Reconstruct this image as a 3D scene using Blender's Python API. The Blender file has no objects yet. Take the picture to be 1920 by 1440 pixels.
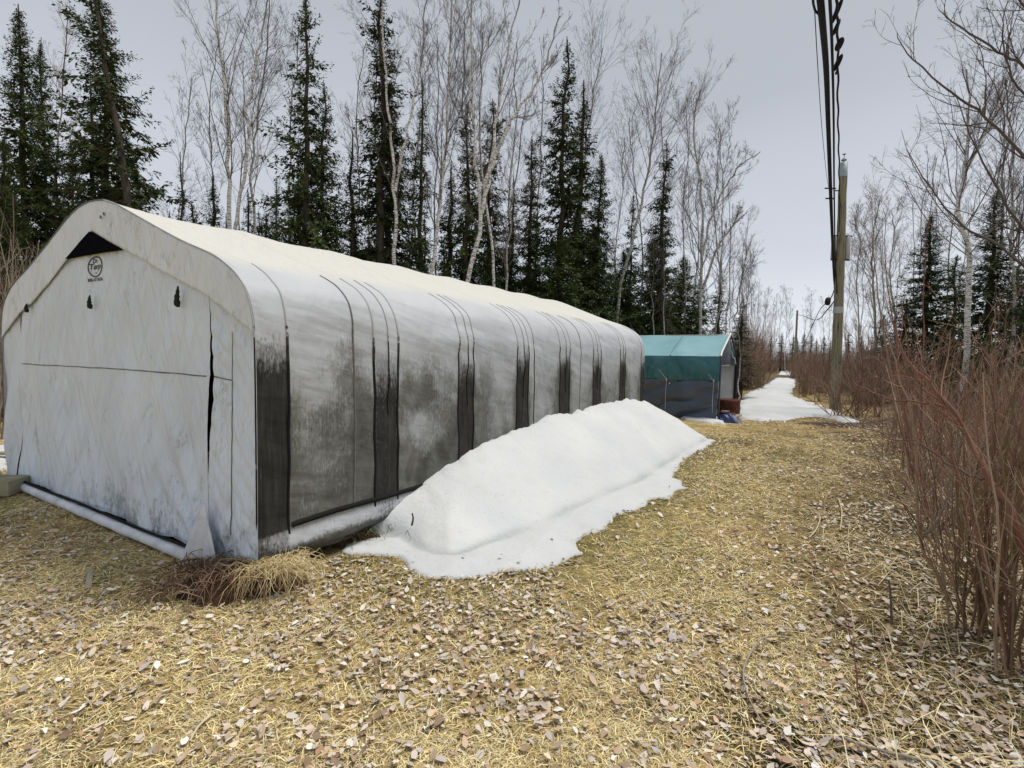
import bpy, math, random
import numpy as np
from mathutils import Matrix, Vector
rad = math.radians
S = bpy.context.scene
COL = S.collection
RNG = np.random.default_rng(7)
random.seed(7)

# ------------------------------------------------------------------ camera, sky, sun, exposure
FPX, PIT, ROLL, EYE = 970.1, .0597, .023, 1.6
cam_d = bpy.data.cameras.new("camera"); cam = bpy.data.objects.new("camera", cam_d); COL.objects.link(cam)
cam_d.sensor_width = 36; cam_d.lens = FPX / 1920 * 36; cam_d.clip_end = 3000; cam_d.clip_start = .05
cam.matrix_world = Matrix.Translation((0, 0, EYE)) @ Matrix.Rotation(math.pi/2 - PIT, 4, 'X') @ Matrix.Rotation(ROLL, 4, 'Z')
S.camera = cam

SUN_DIR = Vector((.52, .22, 1.2)).normalized()          # towards the sun: ahead and to the right, high, behind thin cloud
W = bpy.data.worlds.new("World"); S.world = W; W.use_nodes = True
nt = W.node_tree; nt.nodes.clear()
def N(t, kind, **kw):
    n = t.nodes.new(kind)
    for k, v in kw.items(): setattr(n, k, v)
    return n
sky = N(nt, 'ShaderNodeTexSky', sky_type='NISHITA', sun_disc=False)
sky.sun_elevation = math.asin(SUN_DIR.z); sky.sun_rotation = math.atan2(SUN_DIR.x, SUN_DIR.y)
sky.dust_density = 3
bg1 = N(nt, 'ShaderNodeBackground'); bg1.inputs[1].default_value = .05
nt.links.new(sky.outputs[0], bg1.inputs[0])
tc = N(nt, 'ShaderNodeTexCoord'); sx = N(nt, 'ShaderNodeSeparateXYZ'); nt.links.new(tc.outputs['Generated'], sx.inputs[0])
ns = N(nt, 'ShaderNodeTexNoise'); ns.inputs['Scale'].default_value = 1.1; ns.inputs['Detail'].default_value = 3; ns.inputs['Roughness'].default_value = .45
mp = N(nt, 'ShaderNodeMapping'); mp.inputs['Scale'].default_value = (1, 1, 2.6); mp.inputs['Location'].default_value = (.35, .1, .2)
nt.links.new(tc.outputs['Generated'], mp.inputs[0]); nt.links.new(mp.outputs[0], ns.inputs['Vector'])
ma = N(nt, 'ShaderNodeMath', operation='MULTIPLY_ADD'); nt.links.new(ns.outputs[0], ma.inputs[0]); ma.inputs[1].default_value = .42; nt.links.new(sx.outputs[2], ma.inputs[2])
cr = N(nt, 'ShaderNodeValToRGB'); nt.links.new(ma.outputs[0], cr.inputs[0])
e = cr.color_ramp.elements
e[0].position = .20; e[0].color = (.76, .80, .85, 1); e[1].position = .95; e[1].color = (.385, .412, .452, 1)
x = cr.color_ramp.elements.new(.45); x.color = (.53, .56, .62, 1)
x = cr.color_ramp.elements.new(.68); x.color = (.415, .442, .487, 1)
bg2 = N(nt, 'ShaderNodeBackground'); nt.links.new(cr.outputs[0], bg2.inputs[0]); bg2.inputs[1].default_value = .92
mx = N(nt, 'ShaderNodeMixShader'); mx.inputs[0].default_value = .94
nt.links.new(bg1.outputs[0], mx.inputs[1]); nt.links.new(bg2.outputs[0], mx.inputs[2])
wo = N(nt, 'ShaderNodeOutputWorld'); nt.links.new(mx.outputs[0], wo.inputs[0])

sun_d = bpy.data.lights.new("sun", 'SUN'); sun_d.energy = 2.5; sun_d.angle = rad(24); sun_d.color = (1, .95, .86)
sun = bpy.data.objects.new("sun", sun_d); COL.objects.link(sun)
sun.rotation_euler = SUN_DIR.to_track_quat('Z', 'Y').to_euler()
S.view_settings.view_transform = 'Standard'; S.view_settings.look = 'None'
S.view_settings.exposure = .42; S.view_settings.gamma = 1; S.view_settings.use_curve_mapping = False
S.cycles.max_bounces = 5; S.cycles.diffuse_bounces = 3

# ------------------------------------------------------------------ measuring helpers (photo pixels 1920x1440 -> places in the world)
def ray(px, py):
    x, y = px - 960, py - 720
    c, s = math.cos(ROLL), math.sin(ROLL)
    X = (x*c + y*s)/FPX; u = -(-x*s + y*c)/FPX
    c, s = math.cos(PIT), math.sin(PIT)
    return np.array([X, c + u*s, -s + u*c])
def on_ground(px, py, z=0.):
    r = ray(px, py); k = (z - EYE)/r[2]; return np.array([r[0]*k, r[1]*k, z])
def at_depth(px, py, Y):
    r = ray(px, py); k = Y/r[1]; return np.array([r[0]*k, Y, EYE + r[2]*k])
CO = np.array([-1.6454, 3.3307]); AZ = .5441
D = np.array([math.sin(AZ), math.cos(AZ)]); LF = np.array([-math.cos(AZ), math.sin(AZ)])
def shed_pt(s, t, z):                                      # s across the front from the near corner, t back along the side
    s = np.asarray(s, float); t = np.asarray(t, float); z = np.asarray(z, float)
    return np.stack([CO[0] + LF[0]*s + D[0]*t + 0*z, CO[1] + LF[1]*s + D[1]*t + 0*z, z + 0*s + 0*t], -1)
def on_front(px, py):
    r = ray(px, py); k = (CO@D)/(r[:2]@D); p = r[:2]*k; return float((p - CO)@LF), float(EYE + r[2]*k)

class Noise2:
    def __init__(self, seed): self.g = np.random.default_rng(seed).random((256, 256))
    def __call__(self, x, y):
        x = np.asarray(x, float); y = np.asarray(y, float)
        xi = np.floor(x).astype(int); yi = np.floor(y).astype(int); fx = x - xi; fy = y - yi
        fx = fx*fx*(3 - 2*fx); fy = fy*fy*(3 - 2*fy); g = self.g
        a = g[xi % 256, yi % 256]; b = g[(xi+1) % 256, yi % 256]; c = g[xi % 256, (yi+1) % 256]; d = g[(xi+1) % 256, (yi+1) % 256]
        return (a*(1-fx) + b*fx)*(1-fy) + (c*(1-fx) + d*fx)*fy
    def f(self, x, y, o=4):
        v = 0; a = .5; t = 0
        for i in range(o): v = v + a*self(np.asarray(x)*2**i + 17*i, np.asarray(y)*2**i + 9*i); t += a; a *= .5
        return v/t
n1, n2, n3, n4 = Noise2(1), Noise2(2), Noise2(3), Noise2(4)
def sstep(a, b, x): t = np.clip((np.asarray(x, float) - a)/(b - a), 0, 1); return t*t*(3 - 2*t)

def ground_h(x, y):
    x = np.asarray(x, float); y = np.asarray(y, float)
    near = np.exp(-((x*x + y*y)/30.**2))
    h = (n1.f(x*.9, y*.9, 4) - .5)*.07*near + (n2(x*.12, y*.12) - .5)*.12*(1 - np.exp(-(y/14.)**2))
    h = h + .13*sstep(2.2, 5.5, x - .32*y)*near            # bank under the shrubs
    return h

# ------------------------------------------------------------------ mesh helpers
def mesh(name, V, F, mat=None, smooth=False):
    V = np.asarray(V, np.float32).reshape(-1, 3)
    me = bpy.data.meshes.new(name)
    if not isinstance(F, (list, tuple)): F = [F]
    F = [np.asarray(f, np.int32) for f in F if len(f)]
    nl = sum(f.size for f in F); nf = sum(len(f) for f in F)
    me.vertices.add(len(V)); me.vertices.foreach_set('co', V.ravel())
    me.loops.add(nl); me.loops.foreach_set('vertex_index', np.concatenate([f.ravel() for f in F]))
    me.polygons.add(nf)
    tot = np.concatenate([np.full(len(f), f.shape[1], np.int32) for f in F])
    st = np.concatenate([[0], np.cumsum(tot)[:-1]]).astype(np.int32)
    me.polygons.foreach_set('loop_start', st)
    if smooth: me.polygons.foreach_set('use_smooth', np.ones(nf, bool))
    me.update(calc_edges=True); me.validate()
    if mat: me.materials.append(mat)
    return me
def attr(me, name, vals):
    vals = np.asarray(vals, np.float32)
    if vals.ndim == 1:
        a = me.attributes.new(name, 'FLOAT', 'POINT'); a.data.foreach_set('value', vals)
    else:
        a = me.attributes.new(name, 'FLOAT_COLOR', 'POINT')
        if vals.shape[1] == 3: vals = np.concatenate([vals, np.ones((len(vals), 1), np.float32)], 1)
        a.data.foreach_set('color', vals.ravel())
def link(name, me, parent=None, loc=None):
    o = bpy.data.objects.new(name, me); COL.objects.link(o)
    if loc is not None: o.location = loc
    if parent is not None: o.parent = parent
    return o
def tag(o, label=None, cat=None, group=None, kind=None):
    if label: o['label'] = label
    if cat: o['category'] = cat
    if group: o['group'] = group
    if kind: o['kind'] = kind
    return o
def thing(name, label, cat, loc=(0, 0, 0), group=None):
    o = bpy.data.objects.new(name, None); COL.objects.link(o); o.location = loc; o.empty_display_size = .2
    return tag(o, label, cat, group)
def grid_faces(nu, nv, off=0):
    i = np.arange(nu-1)[:, None]*nv + np.arange(nv-1)[None, :]; i = i.ravel() + off
    return np.stack([i, i+nv, i+nv+1, i+1], 1)
def merge(parts):
    Vs, F3, F4, o = [], [], [], 0
    for V, F in parts:
        V = np.asarray(V).reshape(-1, 3)
        for f in (F if isinstance(F, list) else [F]):
            f = np.asarray(f)
            if len(f): (F3 if f.shape[1] == 3 else F4).append(f + o)
        Vs.append(V); o += len(V)
    out = []
    if F3: out.append(np.concatenate(F3))
    if F4: out.append(np.concatenate(F4))
    return np.concatenate(Vs), out
def tubes(P, R, sides=3, cap=True):
    """P (M,N,3) polylines, R (M,N) radii -> verts, quads"""
    P = np.asarray(P, float); R = np.asarray(R, float)
    if P.ndim == 2: P = P[None]; R = R[None]
    M_, N_, _ = P.shape
    T = np.gradient(P, axis=1); T /= np.linalg.norm(T, axis=2, keepdims=True) + 1e-9
    mean = T.mean(1); ref = np.where(np.abs(mean[:, 2:3]) > .7, np.array([[1., 0, 0]]), np.array([[0, 0, 1.]]))
    A = np.cross(T, ref[:, None, :]); A /= np.linalg.norm(A, axis=2, keepdims=True) + 1e-9
    B = np.cross(T, A)
    an = np.arange(sides)*2*math.pi/sides
    V = P[:, :, None, :] + R[:, :, None, None]*(A[:, :, None, :]*np.cos(an)[None, None, :, None] + B[:, :, None, :]*np.sin(an)[None, None, :, None])
    m = np.arange(M_)[:, None, None]*N_*sides; i = np.arange(N_-1)[None, :, None]*sides; k = np.arange(sides)[None, None, :]
    k2 = (k+1) % sides
    F = np.stack(np.broadcast_arrays(m+i+k, m+i+k2, m+i+sides+k2, m+i+sides+k), -1).reshape(-1, 4)
    return V.reshape(-1, 3), F
def box(cx, cy, cz, lx, ly, lz, rz=0., bev=0.):
    v = np.array([[x, y, z] for x in (-.5, .5) for y in (-.5, .5) for z in (-.5, .5)])*[lx, ly, lz]
    c, s = math.cos(rz), math.sin(rz)
    v = np.stack([v[:, 0]*c - v[:, 1]*s + cx, v[:, 0]*s + v[:, 1]*c + cy, v[:, 2] + cz], 1)
    return v, np.array([[0, 1, 3, 2], [4, 6, 7, 5], [0, 4, 5, 1], [2, 3, 7, 6], [0, 2, 6, 4], [1, 5, 7, 3]])
def bevel(o, w, seg=2):
    m = o.modifiers.new('bevel', 'BEVEL'); m.width = w; m.segments = seg; return o
def catmull(P, n):
    P = np.asarray(P, float); t = np.linspace(0, len(P)-1, n); i = np.minimum(t.astype(int), len(P)-2); f = (t - i)[:, None]
    a = P[np.maximum(i-1, 0)]; b = P[i]; c = P[i+1]; d = P[np.minimum(i+2, len(P)-1)]
    return .5*((2*b) + (-a+c)*f + (2*a-5*b+4*c-d)*f*f + (-a+3*b-3*c+d)*f**3)

# ------------------------------------------------------------------ materials
def mat(name, rough=.8, spec=.3):
    m = bpy.data.materials.new(name); m.use_nodes = True; t = m.node_tree
    b = t.nodes['Principled BSDF']; b.inputs['Roughness'].default_value = rough; b.inputs['Specular IOR Level'].default_value = spec
    return m, t, b
def ramp(t, src, stops):
    r = t.nodes.new('ShaderNodeValToRGB'); t.links.new(src, r.inputs[0]); el = r.color_ramp.elements
    while len(el) < len(stops): el.new(.5)
    for e_, (p, c) in zip(el, stops): e_.position = p; e_.color = (*c, 1) if len(c) == 3 else c
    return r.outputs[0]
def noise(t, vec, scale, detail=4, rough=.55, mapscale=None, dist=0.):
    if mapscale is not None:
        m = t.nodes.new('ShaderNodeMapping'); m.inputs['Scale'].default_value = mapscale; t.links.new(vec, m.inputs[0]); vec = m.outputs[0]
    n = t.nodes.new('ShaderNodeTexNoise'); n.inputs['Scale'].default_value = scale; n.inputs['Detail'].default_value = detail
    n.inputs['Roughness'].default_value = rough; n.inputs['Distortion'].default_value = dist; t.links.new(vec, n.inputs['Vector']); return n.outputs[0]
def mixc(t, fac, a, b, mode='MIX'):
    m = t.nodes.new('ShaderNodeMix'); m.data_type = 'RGBA'; m.blend_type = mode
    for s_, v in ((m.inputs[0], fac), (m.inputs[6], a), (m.inputs[7], b)):
        if isinstance(v, (int, float)): s_.default_value = v
        elif isinstance(v, tuple): s_.default_value = (*v, 1) if len(v) == 3 else v
        else: t.links.new(v, s_)
    return m.outputs[2]
def math_(t, op, a, b=0., c=0., clamp=False):
    m = t.nodes.new('ShaderNodeMath'); m.operation = op; m.use_clamp = clamp
    for i, v in enumerate((a, b, c)):
        if isinstance(v, (int, float)): m.inputs[i].default_value = v
        else: t.links.new(v, m.inputs[i])
    return m.outputs[0]
def bump(t, b, h, strength=.3, dist=.01):
    n = t.nodes.new('ShaderNodeBump'); n.inputs['Strength'].default_value = strength; n.inputs['Distance'].default_value = dist
    t.links.new(h, n.inputs['Height']); t.links.new(n.outputs[0], b.inputs['Normal'])
def coord(t, out='Object'): return t.nodes.new('ShaderNodeTexCoord').outputs[out]
def at_node(t, name, out='Fac'):
    a = t.nodes.new('ShaderNodeAttribute'); a.attribute_name = name; return a.outputs[out]
def simple(name, c1, c2, scale=8, rough=.8, spec=.3, bumps=.0, mapscale=None, randobj=0.):
    m, t, b = mat(name, rough, spec); n = noise(t, coord(t), scale, 5, .6, mapscale)
    col = ramp(t, n, [(.3, c1), (.7, c2)])
    if randobj:
        oi = t.nodes.new('ShaderNodeObjectInfo'); h = t.nodes.new('ShaderNodeHueSaturation')
        t.links.new(math_(t, 'MULTIPLY_ADD', oi.outputs['Random'], randobj, 1-randobj*.5), h.inputs['Value']); t.links.new(col, h.inputs['Color']); col = h.outputs[0]
    t.links.new(col, b.inputs['Base Color'])
    if bumps: bump(t, b, n, bumps)
    return m
def vcol_mat(name, rough=.85, spec=.2, trans=0.):
    m, t, b = mat(name, rough, spec); t.links.new(at_node(t, 'col', 'Color'), b.inputs['Base Color']); return m

M = {}
# ground: matted straw, brown duff, green moss at the thaw line, grey leaf specks further off
m, t, b = mat('matted_straw', .95, .1); c = coord(t)
big = noise(t, c, .55, 4, .6); mid = noise(t, c, 4.5, 5, .65); fine = noise(t, c, 42, 5, .7); spk = noise(t, c, 21, 3, .6, (1, 1, 1), 1.5)
straw = ramp(t, fine, [(.28, (.16, .10, .03)), (.42, (.50, .35, .12)), (.55, (.74, .57, .23)), (.75, (.84, .72, .38))])
duff = ramp(t, fine, [(.3, (.09, .055, .025)), (.5, (.34, .23, .11)), (.7, (.55, .43, .26))])
col = mixc(t, ramp(t, mid, [(.42, (0, 0, 0)), (.62, (1, 1, 1))]), straw, duff)
gm = math_(t, 'MULTIPLY', ramp(t, noise(t, c, .9, 4, .6, (1, 1, 1), .5), [(.46, (0, 0, 0)), (.66, (1, 1, 1))]), .38)
moss = ramp(t, fine, [(.3, (.045, .05, .015)), (.7, (.22, .21, .07))])
col = mixc(t, gm, col, moss)
col = mixc(t, at_node(t, 'moss'), col, moss)
col = mixc(t, at_node(t, 'soil'), col, ramp(t, fine, [(.35, (.018, .012, .008)), (.6, (.10, .07, .04)), (.8, (.30, .23, .14))]))
lf = ramp(t, spk, [(.60, (0, 0, 0)), (.66, (1, 1, 1))]); dk = ramp(t, spk, [(.33, (1, 1, 1)), (.39, (0, 0, 0))])
col = mixc(t, math_(t, 'MULTIPLY', lf, .75), col, (.42, .37, .33)); col = mixc(t, math_(t, 'MULTIPLY', dk, .45), col, (.04, .028, .016))
t.links.new(col, b.inputs['Base Color']); bump(t, b, math_(t, 'ADD', fine, spk), .9, .03); M['ground'] = m
M['leaf'] = vcol_mat('dead_leaf', .75, .25); M['blade'] = vcol_mat('dry_blade', .8, .2)

# tarpaulin of the long shed
def tarp(name, clean, cream, wall=False):
    m, t, b = mat(name, .6, .22); uv = coord(t, 'UV')
    st = noise(t, uv, 1.0, 6, .7, (34, 2.6, 1)); mot = noise(t, uv, 3.2, 7, .68, (1, .8, 1), .6); fi = noise(t, uv, 60, 3, .7, (1, .35, 1))
    soft = noise(t, uv, 1.3, 3, .5)
    g = at_node(t, 'grime'); cr_ = at_node(t, 'cream'); dk_ = at_node(t, 'dark')
    v = math_(t, 'MULTIPLY_ADD', mot, 1.5, -.75); v2 = math_(t, 'MULTIPLY_ADD', st, .55, -.275); v3 = math_(t, 'MULTIPLY_ADD', fi, .9, -.45)
    s_ = math_(t, 'ADD', math_(t, 'ADD', math_(t, 'ADD', v, v2), v3), g)
    f = math_(t, 'SMOOTH_MIN', math_(t, 'MULTIPLY_ADD', s_, 2.0, -.55, True), 1., .1)
    base = mixc(t, ramp(t, soft, [(.35, (0, 0, 0)), (.65, (1, 1, 1))]), clean, tuple(min(1, x_*1.13) for x_ in clean))
    base = mixc(t, at_node(t, 'film'), base, (.21, .215, .20))
    base = mixc(t, cr_, base, cream)
    base = mixc(t, math_(t, 'MULTIPLY', ramp(t, st, [(.5, (0, 0, 0)), (.75, (1, 1, 1))]), .16 if wall else .10), base, (.36, .37, .36))
    dirt = ramp(t, mot, [(.35, (.056, .056, .05)), (.55, (.125, .126, .112)), (.75, (.23, .243, .235))])
    colr = mixc(t, f, base, dirt)
    sd = math_(t, 'ADD', math_(t, 'ADD', math_(t, 'MULTIPLY', v2, .9), v3), dk_)
    fd = math_(t, 'MULTIPLY_ADD', sd, 1.9, -.55, True)
    colr = mixc(t, fd, colr, ramp(t, st, [(.35, (.014, .013, .012)), (.6, (.032, .031, .028)), (.8, (.10, .10, .092))]))
    t.links.new(colr, b.inputs['Base Color'])
    def fold(rz, sc, scale):
        m_ = t.nodes.new('ShaderNodeMapping'); m_.inputs['Rotation'].default_value = (0, 0, rz); t.links.new(uv, m_.inputs[0])
        return noise(t, m_.outputs[0], scale, 3, .45, sc, .15)
    wv = math_(t, 'ADD', fold(.35, (3.2, .45, 1), 3.) if wall else fold(.5, (2.6, .6, 1), 3.), fold(-.45, (2.8, .5, 1), 2.4) if wall else fold(-1.35, (2.4, .5, 1), 3.))
    bump(t, b, math_(t, 'ADD', math_(t, 'MULTIPLY', fi, .08), wv), .9 if wall else .55, .07 if wall else .035)
    return m
M['tarp'] = tarp('weathered_tarp', (.425, .445, .475), (.585, .575, .53))
M['wall'] = tarp('end_wall_tarp', (.60, .665, .76), (.73, .735, .72), True)
m, t, b = mat('black_seam', .8, .1); gp_ = t.nodes.new('ShaderNodeNewGeometry'); sz = t.nodes.new('ShaderNodeSeparateXYZ'); t.links.new(gp_.outputs['Position'], sz.inputs[0])
nn = noise(t, gp_.outputs['Position'], 22, 4, .7)
t.links.new(ramp(t, math_(t, 'MULTIPLY_ADD', nn, .3, math_(t, 'MULTIPLY', sz.outputs[2], .5)), [(.90, (.014, .014, .013)), (1.02, (.08, .08, .078)), (1.16, (.40, .41, .42))]), b.inputs['Base Color']); M['seam'] = m
M['seam_grey'] = simple('grey_seam', (.10, .10, .095), (.2, .2, .19), 30, .7)
M['roll'] = simple('white_roll', (.46, .48, .52), (.74, .76, .80), 7, .55, .2, .6)
M['black'] = simple('black_webbing', (.006, .006, .007), (.018, .018, .02), 40, .7)
M['mesh'] = simple('black_mesh', (.004, .004, .006), (.009, .009, .013), 60, .95, 0.)
M['print'] = simple('black_print', (.01, .01, .012), (.03, .03, .032), 60, .6)
M['steel'] = simple('galvanised_pipe', (.35, .35, .36), (.55, .55, .56), 20, .4, .5)
M['teal'] = None
# snow
m, t, b = mat('old_snow', .6, .25); c = coord(t)
sn = noise(t, c, 26, 5, .6); sb = noise(t, c, 1.6, 4, .5); sp = noise(t, c, 55, 2, .5); gr = noise(t, c, 170, 2, .6)
col = ramp(t, sb, [(.35, (.545, .565, .585)), (.65, (.61, .62, .625))])
col = mixc(t, math_(t, 'MULTIPLY', at_node(t, 'dirt'), math_(t, 'MULTIPLY_ADD', sn, .9, .25, True)), col, (.33, .35, .35))
col = mixc(t, math_(t, 'MULTIPLY', ramp(t, sp, [(.68, (0, 0, 0)), (.74, (1, 1, 1))]), .65), col, (.22, .18, .13))
t.links.new(col, b.inputs['Base Color']); b.inputs['Subsurface Weight'].default_value = .0
cup_ = noise(t, c, 9, 3, .5); bump(t, b, math_(t, 'ADD', math_(t, 'ADD', sn, math_(t, 'MULTIPLY', gr, .5)), math_(t, 'MULTIPLY', cup_, 1.6)), .4, .014)
col = mixc(t, math_(t, 'MULTIPLY', ramp(t, noise(t, c, 3.2, 6, .7), [(.5, (0, 0, 0)), (.8, (1, 1, 1))]), .45), col, (.42, .415, .39)); t.links.new(col, b.inputs['Base Color']); M['snow'] = m
# bark
def birch_bark(name, w, dkc):
    m, t, b = mat(name, .8, .2); c = coord(t)
    n = noise(t, c, 6, 4, .7, (1.5, 1.5, 7)); n_ = noise(t, c, 1.5, 3, .6)
    oi = t.nodes.new('ShaderNodeObjectInfo')
    col = ramp(t, n, [(.40, dkc), (.46, tuple(.6*x_ for x_ in w)), (.52, w)])
    col = mixc(t, ramp(t, n_, [(.5, (0, 0, 0)), (.75, (.7, .7, .7))]), col, tuple(.6*x_ for x_ in w))
    th = at_node(t, 'thick'); col = mixc(t, th, (.12, .10, .09), col)
    t.links.new(col, b.inputs['Base Color']); bump(t, b, n, .4); return m
M['birch'] = birch_bark('birch_bark', (.80, .78, .76), (.035, .03, .028))
M['aspen'] = birch_bark('aspen_bark', (.52, .51, .47), (.06, .055, .045))
M['twig'] = simple('dark_twigs', (.07, .055, .05), (.16, .13, .115), 5, .8, .2, randobj=.4)
M['twig_grey'] = simple('grey_twigs', (.20, .17, .15), (.34, .29, .26), 5, .8, .2, randobj=.4)
M['conbark'] = simple('conifer_bark', (.035, .028, .022), (.10, .085, .07), 12, .9, .1, .5, (1, 1, .4))
m, t, b = mat('needles', .7, .25); b.inputs['Base Color'].default_value = (.03, .05, .02, 1)
hv = t.nodes.new('ShaderNodeHueSaturation'); oi = t.nodes.new('ShaderNodeObjectInfo')
t.links.new(at_node(t, 'col', 'Color'), hv.inputs['Color']); t.links.new(math_(t, 'MULTIPLY_ADD', oi.outputs['Random'], .5, .75), hv.inputs['Value'])
t.links.new(hv.outputs[0], b.inputs['Base Color']); M['needle'] = m
M['redtwig'] = vcol_mat('red_twigs', .6, .35)
# utility pole
m, t, b = mat('pole_wood', .85, .15); c = coord(t)
n = noise(t, c, 5, 5, .7, (6, 6, .35)); n_ = noise(t, c, 1.2, 3, .5)
col = ramp(t, n, [(.36, (.04, .036, .026)), (.43, (.19, .175, .12)), (.55, (.26, .24, .17)), (.8, (.38, .355, .27))]); col = mixc(t, math_(t, 'MULTIPLY', ramp(t, n_, [(.5, (0, 0, 0)), (.7, (1, 1, 1))]), .35), col, (.30, .31, .14))
t.links.new(col, b.inputs['Base Color']); bump(t, b, n, .5); M['pole'] = m
M['aqua'] = simple('faded_aqua_metal', (.22, .30, .32), (.40, .46, .50), 14, .5, .4)
M['wood_old'] = simple('old_board', (.22, .19, .14), (.40, .36, .28), 10, .85, .15, .4, (1, 8, 8))
M['olive'] = simple('olive_painted_plank', (.22, .21, .13), (.36, .34, .24), 6, .7, .2, .2)
M['soil'] = simple('root_soil', (.018, .012, .008), (.09, .05, .03), 22, .95, .1, 1.)

# ------------------------------------------------------------------ GROUND
def poly_dist(x, y, P):                                     # signed distance to a closed polygon, + inside
    P = np.asarray(P, float)[:, :2]; x = np.asarray(x, float); y = np.asarray(y, float)
    d = np.full(x.shape, 1e9); ins = np.zeros(x.shape, bool)
    for i in range(len(P)):
        a = P[i]; b = P[(i+1) % len(P)]; e_ = b - a; L = e_@e_ + 1e-12
        k = np.clip(((x-a[0])*e_[0] + (y-a[1])*e_[1])/L, 0, 1)
        d = np.minimum(d, np.hypot(x - a[0] - k*e_[0], y - a[1] - k*e_[1]))
        c_ = ((a[1] > y) != (b[1] > y)) & (x < (b[0]-a[0])*(y-a[1])/((b[1]-a[1]) + 1e-12) + a[0]); ins ^= c_
    return np.where(ins, d, -d)
BANK_PX = [(648,1043),(700,1045),(745,1049),(762,1068),(800,1090),(840,1094),(900,1086),(940,1078),(1000,1072),(1040,1061),(1082,1035),(1070,1017),(1086,1008),(1130,992),(1150,968),(1210,951),(1218,936),(1250,936),(1285,915),(1262,888),(1285,858),(1318,845),(1343,827)]
BANK = [on_ground(*p)[:2] for p in BANK_PX] + [CO + D*9.0 - LF*.9, CO + D*8.75 + LF*.2, CO + D*.85 + LF*.12]
def warp(n, near, far):                                    # dense in the middle, stretching out to the horizon
    u = np.linspace(-1, 1, n); return np.sign(u)*(near*np.abs(u) + (far-near)*np.abs(u)**7)
gx = warp(360, 20, 900) + 1.; gy = warp(360, 21, 900) + 9
GX, GY = np.meshgrid(gx, gy, indexing='ij')
GV = np.stack([GX, GY, ground_h(GX, GY)], -1).reshape(-1, 3)
me = mesh('ground', GV, grid_faces(len(gx), len(gy)), M['ground'], True)
ground = tag(link('ground', me), kind='structure')
bd = poly_dist(GV[:, 0], GV[:, 1], BANK)
_x, _y = GV[:, 0], GV[:, 1]
soil_f = lambda x, y: np.clip(sstep(.32, .85, x/np.maximum(y, .5) + .35*(n1.f(x*2, y*2, 4) - .5))*(y > 0)*.9*sstep(30, 12, y) + .55*sstep(.66, .74, n4.f(x*.9 + 4, y*.9 + 2, 4)) + .85*sstep(17, 30, y), 0, 1)
attr(me, 'soil', soil_f(_x, _y))
attr(me, 'moss', np.clip(np.exp(-np.clip(-bd - .05, 0, 9)/.35)*.75*(.4 + n2.f(GV[:, 0]*1.5, GV[:, 1]*1.5)), 0, 1)*(bd > -3))

# ------------------------------------------------------------------ LONG TARP SHED
SW, SL = 4.72, 8.35
half = [(2.36,.0),(2.36,.5),(2.36,1.0),(2.355,1.45),(2.345,1.70),(2.315,1.84),(2.26,1.97),(2.16,2.07),(2.05,2.14),(1.87,2.225),(1.5,2.345),(1.15,2.475),(.8,2.61),(.5,2.725),(.28,2.79),(.13,2.812),(0,2.82)]
hp = catmull(half, 400); seg = np.r_[0, np.cumsum(np.hypot(*np.diff(hp, axis=0).T))]
def prof(n):                                               # right bottom -> ridge -> left bottom, evenly spaced; returns s, z, arc length
    a = np.linspace(0, seg[-1], n); d_ = np.interp(a, seg, hp[:, 0]); z = np.interp(a, seg, hp[:, 1])
    s = np.r_[2.36 - d_, (2.36 + d_[::-1])[1:]]; z2 = np.r_[z, z[::-1][1:]]; return s, z2, np.r_[a, (2*seg[-1] - a[::-1])[1:]]
def top_at(s): return np.interp(np.abs(np.asarray(s, float) - 2.36), hp[::-1, 0], hp[::-1, 1])
BANDS = [(-.02,.237),(1.03,1.30),(2.17,2.42),(3.31,3.585),(4.48,4.80),(5.68,5.99),(6.92,7.20),(8.16,8.36)]
RIBS = np.array([.02, 1.17, 2.30, 3.45, 4.64, 5.84, 7.06, 8.30])
def skin(a, t, s, z):
    """bulge of the fabric off the ideal profile: sagging bays between ribs, creases running off each rib"""
    dr = np.abs(t[..., None] - RIBS).min(-1); k = np.clip(dr/.58, 0, 1)
    side = sstep(2.15, 1.5, z); roof = sstep(2.1, 2.3, z)
    bay = np.sin(np.pi*np.clip(dr/.6, 0, 1)*.5)
    d = -.028*roof*bay - .022*side*bay*sstep(0, .5, z)
    wr = np.sin((z*13 + dr*16 + 3.*n1(t*2, z*3)))*np.exp(-dr/.16)*.0075*side*sstep(.15, .5, z)     # herring-bone creases at the ribs
    wr = wr + (n2.f(t*3.2 + 5, a*1.7, 4) - .5)*.035*side + (n3.f(t*9, a*5, 3) - .5)*.012*side
    wr = wr + (n4(t*1.3, a*7) - .5)*.020*sstep(1.3, 1.75, z)*sstep(2.25, 1.9, z) + (n3.f(t*5, a*1.2, 3) - .5)*.012*roof
    return d + wr
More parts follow.
